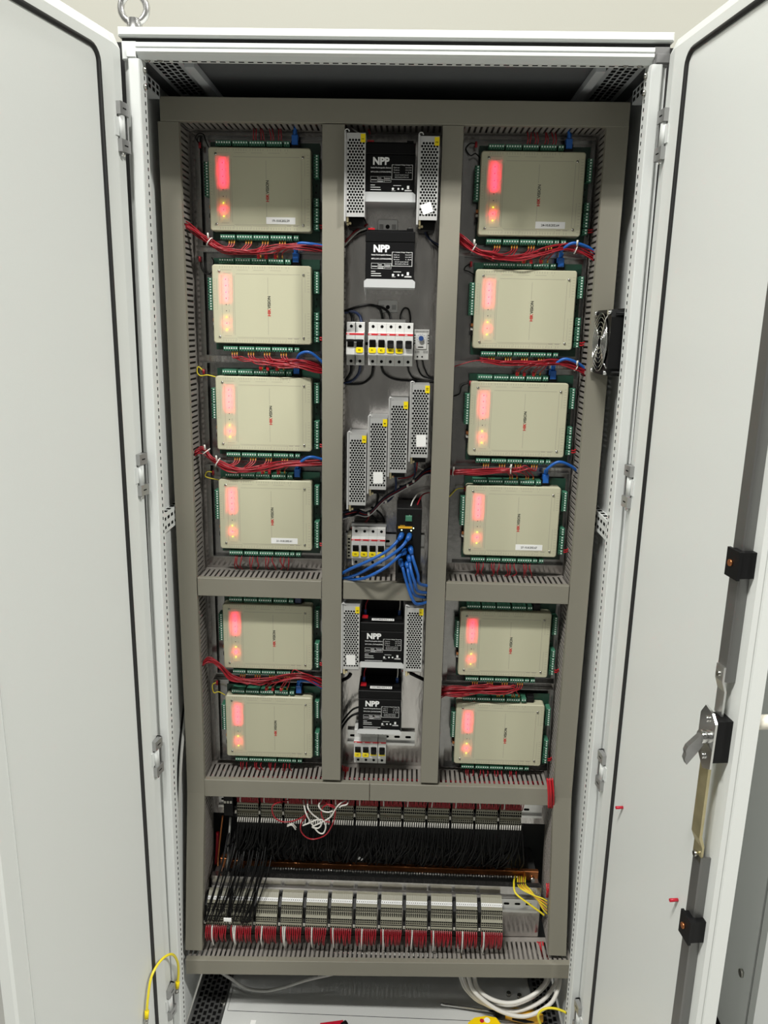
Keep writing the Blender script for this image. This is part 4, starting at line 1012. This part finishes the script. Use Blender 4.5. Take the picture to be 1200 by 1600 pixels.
def groups(lower):
    if lower: x0, pitch, zb, yb, me, en = -.4045, .0562, .2180, -.060, TLO, EME
    else: x0, pitch, zb, yb, me, en = -.3435, .0541, .4480, .0, TUP, EMU
    tl = .0 if lower else .0
    for g in range(12):
        x = x0+pitch*g; z = zb+(.0085 if lower else .004)*g/11
        t = thing('terminal_block_set', 'grey rail terminal set, %s of twelve in the %s row' % (ORD[g], 'lower' if lower else 'upper'), 'terminal blocks', (x, yb, z), 'grey terminal sets in the %s row' % ('lower' if lower else 'upper'))
        for k in range(10): share('terminal', me, t, (k*TW, 0, 0))
        share('end_stop', en, t, (-.0070, 0, 0))
        runs = []
        if lower:
            for k in range(11):
                a = Vector((x+TW*(k*.93+.35), yb-.052, z+.010)); wh = (k == (1 if g % 2 else 3)) or (g in (1, 3) and k == 2)
                dx = (.5-k/10)*.003+random.uniform(-.0022, .0022); dz = -.044-(.012 if wh else 0)+random.uniform(-.004, .004)
                runs.append(([a, a+Vector((0, -.010, -.008)), a+Vector((dx*.7, -.014, dz*.55)), a+Vector((dx, -.004, dz))], dict(a=.00155, b=.0016)['b' if wh else 'a'], 'white_wire' if wh else 'red_wire'))
            wirebunch('red wires with one pale wire below the %s lower terminal set' % ORD[g], runs, 'red wires below the lower terminals')
        else:
            for k in range(16):
                a = Vector((x+.00505*(k*.62+.3), yb-.038, z+.040)); wh = (k == 2)
                dx = random.uniform(-.002, .002)
                runs.append(([a, a+Vector((0, -.006, .008)), a+Vector((dx, -.006, .022)), a+Vector((dx, .004, .036))], .0012, 'white_wire' if wh else 'red_wire'))
            wirebunch('red wires rising from the %s upper terminal set into the duct' % ORD[g], runs, 'red wires above the upper terminals')
groups(True); groups(False)
din('steel slotted mounting rail behind the lower terminal row', -.412, .345, .2660, -.0605)
din('steel slotted mounting rail behind the upper terminal row', -.395, .352, .4700)
# black conductors hanging from the upper terminals to the copper bars
for g in range(12):
    runs = []; x = -.3435+.0541*g; z = .4480+.004*g/11
    for k in range(24):
        a = Vector((x+.00505*(k*.43+.2), -.039, z+.003)); far = g < 2
        dx = random.uniform(-.03, .03)-.012; sag = random.uniform(0, .03)
        e_ = Vector((a.x+dx+random.uniform(-.01, .01), -.004+random.uniform(-.006, .006), .318+random.uniform(-.006, .004)))
        runs.append(([a+Vector((0, 0, 0)), a+Vector((0, -.006, -.012)), a+Vector((dx*.3, -.010-sag*.5, -.05)), Vector((a.x+dx*.9, -.034-sag*.8, .366+random.uniform(-.014, .012))), e_], .0017, 'black_wire'))
    t = wirebunch('black wires hanging from the %s upper terminal set' % ORD[g], runs, 'black wires below the upper terminals')
    m = MB()
    for k in range(10): xx = x+.00505*(k+.35); m.cyl((xx, -.0400, z+.005), (xx-.0008, -.0455, z-.006), .0014, 6)
    part('ferrules', m, 'white_wire', t)
# black wires running down to the first lower terminal sets
for g in range(2):
    runs = []
    for k in range(18):
        e_ = Vector((-.4060+.0562*g+.00505*(k*.55+.3), -.114, .2180+random.choice((.024, .018, .043, .047))))
        s_ = Vector((e_.x+.030+random.uniform(-.012, .02), -.02, .40+random.uniform(-.02, .02)))
        runs.append(([s_, s_.lerp(e_, .3)+Vector((.006, -.035, 0)), s_.lerp(e_, .7)+Vector((.004, -.030, .004)), e_+Vector((.002, -.012, .010)), e_], .0014, 'black_wire'))
    wirebunch('black wires slanting down into the %s lower terminal set' % ORD[g], runs, 'black wires into the lower terminals')
solo('marker_tag', MB().cbox(-.3605, -.3435, -.130, -.127, .2480, .2560, .0005), 'paper', 'small white marker tag between the two leftmost lower terminal sets', 'tag')
# copper bars with screws
cb = thing('copper_busbar', 'long copper busbar with a row of screws below the hanging black wires', 'busbar', (0, 0, .325))
part('bar', MB().cbox(-.375, .352, -.012, -.002, .300, .313, .0008), 'copper', cb)
m = MB()
for k in range(96):
    x = -.27+k*.0063; m.cyl((x, -.016, .2960+.0006*(k % 3)), (x, -.006, .2985), .0025, 6)
part('screw_row', m, 'zinc', cb)
part('clamp', MB().cbox(-.392, -.365, -.018, -.002, .296, .323, .001).cbox(-.352, -.338, -.016, -.002, .296, .318, .001), 'copper', cb)
m = MB().cbox(.318, .352, -.018, -.010, .294, .318, .001); m.cyl((.338, -.026, .300), (.338, -.017, .300), .006, 8, 1); part('end_clamp', m, ['copper', 'screw'], cb)
part('standoff', MB().box(-.372, -.35, -.002, .10, .302, .312), 'black', cb)
grp('stud_lead', 'reddish vertical leads and pale tube at the left end of the copper bar', [([(348, 1275, -.02), (344, 1310, -.02), (341, 1340, -.02), (340, 1362, -.01)], .0022, 'copper'), ([(340, 1300, -.01), (339, 1330, -.01), (337, 1350, -.01)], .0035, 'red_wire'), ([(360, 1277, -.02), (358, 1310, -.03), (356, 1340, -.03), (355, 1362, -.02)], .0026, 'grey_cable')])
m = MB().cbox(-.3735, -.3525, -.045, -.009, .456, .515, .001)
for k in range(3): m.box(-.3725+k*.0068, -.3678+k*.0068, -.0458, -.0448, .4885, .4945, 1)
solo('fuse_terminal', m, ['black', 'terminal_pale'], 'small black terminal with three white squares, left of the upper terminal row', 'terminal')
# yellow-green leads at the right end of the bar
grp('earth_wire', 'yellow and orange earth wires from the copper bar into the right duct', [
    ([(805, 1369, -.015), (803, 1380, -.05), (806, 1396, -.075), (826, 1412, -.085), (844, 1425, -.09), (850, 1430, -.09)], .0022, 'yellow_wire')] +
    [([(809+3*k, 1369, -.015), (809+3*k, 1382, -.05), (816+3*k, 1390, -.075), (832+2*k, 1398+2*k, -.085), (848, 1404+4*k, -.09), (855, 1408+5*k, -.09)], .0016, 'orange_wire' if k % 2 else 'yellow_wire') for k in range(5)])
# loose white and red loops over the upper terminals
Yl = -.085
grp('loose_wire', 'loose coiled white wires hanging over the fourth upper terminal set', [
    ([(474, 1250, -.05), (478, 1270, Yl), (487, 1287, Yl), (497, 1300, Yl), (505, 1302, Yl), (509, 1292, Yl), (505, 1282, Yl), (495, 1281, Yl), (483, 1286, Yl), (473, 1290, Yl)], .0017, 'white_wire'),
    ([(481, 1250, -.05), (481, 1262, Yl), (488, 1272, Yl), (498, 1280, Yl), (502, 1288, Yl), (497, 1294, Yl), (488, 1292, Yl), (500, 1286, Yl), (516, 1277, Yl), (523, 1266, Yl), (530, 1257, Yl), (540, 1250, -.05)], .0017, 'white_wire'),
    ([(503, 1249, -.05), (498, 1259, Yl), (504, 1267, Yl), (513, 1269, Yl), (520, 1267, Yl)], .0017, 'white_wire'), ([(545, 1250, -.05), (542, 1257, Yl), (534, 1259, Yl), (530, 1262, Yl)], .0016, 'white_wire')], 'loose hanging wires')
grp('loose_wire', 'loose red wire loops hanging below the fourth upper terminal set', [
    ([(452, 1250, -.05), (430, 1256, Yl), (425, 1265, Yl), (430, 1278, Yl), (442, 1284, Yl), (458, 1283, Yl), (474, 1276, Yl), (481, 1268, -.06)], .0015, 'red_wire'),
    ([(478, 1276, -.06), (470, 1288, Yl), (471, 1300, Yl), (480, 1309, Yl), (492, 1311, Yl), (508, 1305, Yl), (517, 1293, Yl), (523, 1277, Yl), (523, 1262, Yl), (514, 1257, Yl), (505, 1261, Yl), (502, 1271, Yl), (507, 1282, Yl), (516, 1285, Yl)], .0015, 'red_wire'),
    ([(506, 1249, -.05), (513, 1258, Yl), (522, 1262, Yl)], .0014, 'red_wire')], 'loose hanging wires')
grp('loose_wire', 'two short pale wire ends below the third upper terminal set', [([(449, 1291, -.06), (456, 1289, -.065), (462, 1296, -.06)], .0018, 'white_wire'), ([(449, 1289, -.06), (457, 1287, -.065), (463, 1293, -.06)], .0012, 'white_wire')], 'loose hanging wires')
q = at(563, 1342, -.045); m = MB().box(-.006, -.001, 0, .001, -.003, .004).box(.003, .009, 0, .001, -.004, .003).xf(lambda v: Vector((q.x+v.x*.9+v.z*.4, q.y+v.y, q.z+v.z*.9-v.x*.25)))
solo('wire_flag', m, 'paper', 'small white folded wire flag above the copper bar', 'tag')
# red bundles seen at the right edge
for px, lab in ((((858, 1216), (861, 1240), (861, 1262)), 'thick red wire bundle at the right end of the long duct'), (((843, 1471), (846, 1485), (853, 1500)), 'thick red wire bundle at the lower right corner, above the bottom duct'), (((857, 1380), (859, 1392), (858, 1402)), 'short red wire ends halfway down the lower right duct')):
    grp('wire_bundle', lab, [([(px[0][0]-3+k*2, px[0][1]+(k % 2), -.075-.004*(k % 3)), (px[1][0]-4+k*2, px[1][1], -.085-.004*(k % 3)), (px[2][0]-4+k*2, px[2][1], -.08)], .0019, 'red_wire' if k % 2 else 'red_bright') for k in range(5)], 'red bundles at the right edge')

grp('wire_bundle', 'red wires running inside the long duct above the upper terminal row', [([(325+k*1.5, 1216+(k % 4)*3, -.030-.006*(k % 3)), (470, 1214+(k*5 % 11), -.026-.006*(k % 4)), (600, 1217+(k*7 % 12), -.030-.005*(k % 4)), (720, 1221+(k*3 % 10), -.028-.006*(k % 3)), (850-k, 1222+(k % 4)*3, -.030-.006*(k % 3))], .0021, 'red_wire') for k in range(9)], 'red wires inside the ducts')
# ================================================================== fan
fn_ = thing('cooling_fan', 'square black cooling fan with wire finger guard on the right side wall', 'fan', (.39, -.135, 1.467))
fx, y0, y1, z0, z1 = .3665, -.1905, -.0835, 1.4665, 1.5795
m = MB(); cy, cz = (y0+y1)/2, (z0+z1)/2; NN = 32; R0 = .0505
out = []; inn = []; inn2 = []
for k in range(NN):
    a = 2*PI*(k+.5)/NN; c, d = math.cos(a), math.sin(a); kk = min((y1-y0)/2/max(abs(c), 1e-6), (z1-z0)/2/max(abs(d), 1e-6))
    out.append((fx, cy+c*kk, cz+d*kk)); inn.append((fx, cy+c*R0, cz+d*R0)); inn2.append((fx+.036, cy+c*R0, cz+d*R0))
back = [(fx+.038, p[1], p[2]) for p in out]
m.add(out+inn+inn2+back, [(k, (k+1) % NN, NN+(k+1) % NN, NN+k) for k in range(NN)]+[(NN+k, NN+(k+1) % NN, 2*NN+(k+1) % NN, 2*NN+k) for k in range(NN)]+[(k, (k+1) % NN, 3*NN+(k+1) % NN, 3*NN+k) for k in range(NN)]+[tuple(range(3*NN, 4*NN))])
part('housing', m, 'black', fn_)
m = MB().cyl((fx+.006, cy, cz), (fx+.03, cy, cz), .019, 20)
for k in range(7):
    a = 2*PI*k/7; P = []
    for r_ in (.018, .049):
        for da, xx in ((-.30, .008), (.30, .026)): P.append((fx+xx, cy+r_*math.cos(a+da), cz+r_*math.sin(a+da)))
    m.add(P, [(0, 1, 3, 2)])
part('rotor', m, 'black', fn_)
m = MB()
for r_ in (.012, .020, .028, .036, .044, .051):
    m.tube([(fx-.0045, cy+r_*math.cos(2*PI*k/28), cz+r_*math.sin(2*PI*k/28)) for k in range(28)], .0008, 6, closed=True)
for a in (40, 130, 220, 310):
    a = math.radians(a); c, d = math.cos(a), math.sin(a); m.tube([(fx-.0035, cy+c*.010, cz+d*.010), (fx-.005, cy+c*.053, cz+d*.053), (fx-.001, cy+c*.068, cz+d*.068)], .0013, 6)
part('finger_guard', m, 'chrome', fn_)
for a, b_ in ((y0+.005, z0+.005), (y1-.005, z0+.005), (y0+.005, z1-.005), (y1-.005, z1-.005)): part('screw', MB().cyl((fx, a, b_), (fx-.006, a, b_), .0042, 8), 'chrome', fn_)
part('filter_frame', MB().box(fx+.038, .4188, y0-.004, y1+.004, z0-.004, z1+.004), 'black', fn_)
for zz in (z1-.006, z0+.006): part('fixing_bolt', MB().cyl((fx+.006, y0-.0025, zz), (.4108, y0-.0025, zz), .0022, 8), 'black', fn_)

# ================================================================== loose cables and tools on the cabinet floor
wire('power_cable', [at(343, 1518, -.05), at(362, 1530, -.06), at(385, 1544, -.065), at(415, 1548, -.07), at(445, 1542, -.075), at(480, 1531, -.08), at(520, 1522, -.08)], .0036, 'grey_cable', 'single pale grey cable sagging below the left half of the bottom duct', 'cable')
for k, (px, lab) in enumerate(((((718, 1522), (728, 1545), (752, 1566), (790, 1573), (828, 1560), (852, 1540), (862, 1520)), 'outermost'), (((722, 1522), (734, 1548), (765, 1572), (805, 1580), (845, 1565), (866, 1540), (872, 1520)), 'second'),
                     (((740, 1522), (747, 1545), (770, 1562), (800, 1567), (830, 1556), (850, 1538), (856, 1520)), 'innermost'), (((730, 1522), (742, 1550), (778, 1578), (820, 1588), (858, 1570), (872, 1545), (876, 1522)), 'lowest'))):
    P = [at(x, y, -.055-.010*k+(-.045*min(1, i*(len(px)-1-i)/9))) for i, (x, y) in enumerate(px)]
    wire('power_cable', P, .0046, 'white_wire', '%s loop of the white cables hanging under the right half of the bottom duct' % lab, 'cable', 'white cable loops', 10)
for k, (xs, lab) in enumerate((((292, 282, 279, 278, 286), 'light'), ((289, 279, 276, 275, 282), 'dark'))):
    P = [at(x, y, Y) for x, y, Y in zip(xs, (1090, 1200, 1330, 1430, 1490), (-.03, -.10, -.10, -.10, -.09))]; wire('power_cable', P, .0034, 'grey_cable' if k == 0 else 'black_wire', '%s cable running down the gap left of the left duct' % lab, 'cable', 'cables in the left gap')
FZ = -.0165
sd = thing('screwdriver', 'screwdriver with orange and black handle lying on the cabinet floor', 'screwdriver', (.26, -.10, FZ))
A = Vector((.137, -.071, FZ+.005)); B = Vector((.258, -.092, FZ+.012)); D = (B-A).normalized()
m = MB().tube([A-D*.004, A, A+D*.012, A+D*.02, B], [.0012, .0030, .0030, .0026, .0026], 10); part('shaft', m, 'chrome', sd)
H = B; m = MB().tube([H-D*.002, H+D*.006, H+D*.018, H+D*.026], [.0085, .0125, .0135, .0115], 12, 0); m.tube([H+D*.026, H+D*.045, H+D*.075, H+D*.10, H+D*.112], [.0118, .0140, .0150, .0135, .008], 12, 1)
m.tube([H+D*.040+Vector((0, -.011, 0)), H+D*.070+Vector((0, -.0125, 0)), H+D*.09+Vector((0, -.011, 0))], [.004, .0055, .003], 8, 0)
part('handle', m, ['black', 'orange'], sd)
yt = thing('cable_stripper', 'yellow plastic tool with red and white badge beside the screwdriver', 'tool', (.22, -.14, FZ))
q = Vector((.232, -.126, FZ))
m = MB().prism([(-.045, -.06), (-.038, -.004), (-.022, .010), (.006, .016), (.028, .012), (.040, -.010), (.044, -.06)], 'z', 0, .018).xf(lambda v: v+q); part('body', m, 'tool_yellow', yt)
m = MB()
m.xf(lambda v: v); m.cyl((q.x+.006, q.y+.004, q.z+.018), (q.x+.006, q.y+.004, q.z+.0188), .007, 14, 0); m.cyl((q.x-.006, q.y+.002, q.z+.018), (q.x-.006, q.y+.002, q.z+.0190), .005, 12, 1)
part('badge', m, ['paper', 'tool_red'], yt)
q2 = at(520, 1601, -.155); m = MB().cbox(-.030, .022, -.03, .022, 0, .014, .003).xf(lambda v: Vector((q2.x+v.x, q2.y+v.y+(v.x*.35 if v.x < 0 else 0), FZ+v.z)))
m.cyl((q2.x+.020, q2.y+.008, FZ+.008), (q2.x+.031, q2.y+.016, FZ+.009), .009, 10, 1)
solo('wire_cutter', m, ['tool_red', 'black'], 'red handled tool end on the cabinet floor near the front edge', 'tool')
solo('paper_scrap', MB().box(-.305, -.293, -.145, -.128, -.0195, -.0188), 'paper', 'small white paper scrap on the cabinet floor near the left front', 'paper scrap')

# ================================================================== light
def area(name, loc, sx, sy, power, col=(1, .97, .92), rot=(0, 0, 0)):
    l = bpy.data.lights.new(name, 'AREA'); l.shape = 'RECTANGLE'; l.size = sx; l.size_y = sy; l.energy = power; l.color = col
    o = bpy.data.objects.new(name, l); COL.objects.link(o); o.location = loc; o.rotation_euler = rot; return o
area('ceiling_or_fill_lamp', (-.72, -1.85, 4.2), .8, .20, 108, (1, .99, .935))
area('ceiling_or_fill_lamp', (2.6, -2.1, 4.2), .8, .20, 165, (1, .99, .935))  # fill lamp added to brighten the left door
area('ceiling_or_fill_lamp', (-2.6, -2.1, 4.2), .8, .20, 70, (1, .99, .935))  # weaker fill lamp added to brighten the right door
w = bpy.data.worlds.new('world'); S.world = w; w.use_nodes = True
w.node_tree.nodes['Background'].inputs[0].default_value = (.9, .95, 1, 1); w.node_tree.nodes['Background'].inputs[1].default_value = .3
S.view_settings.view_transform = 'Standard'; S.view_settings.look = 'None'; S.view_settings.gamma = 1; S.view_settings.exposure = .41
S.view_settings.use_curve_mapping = False
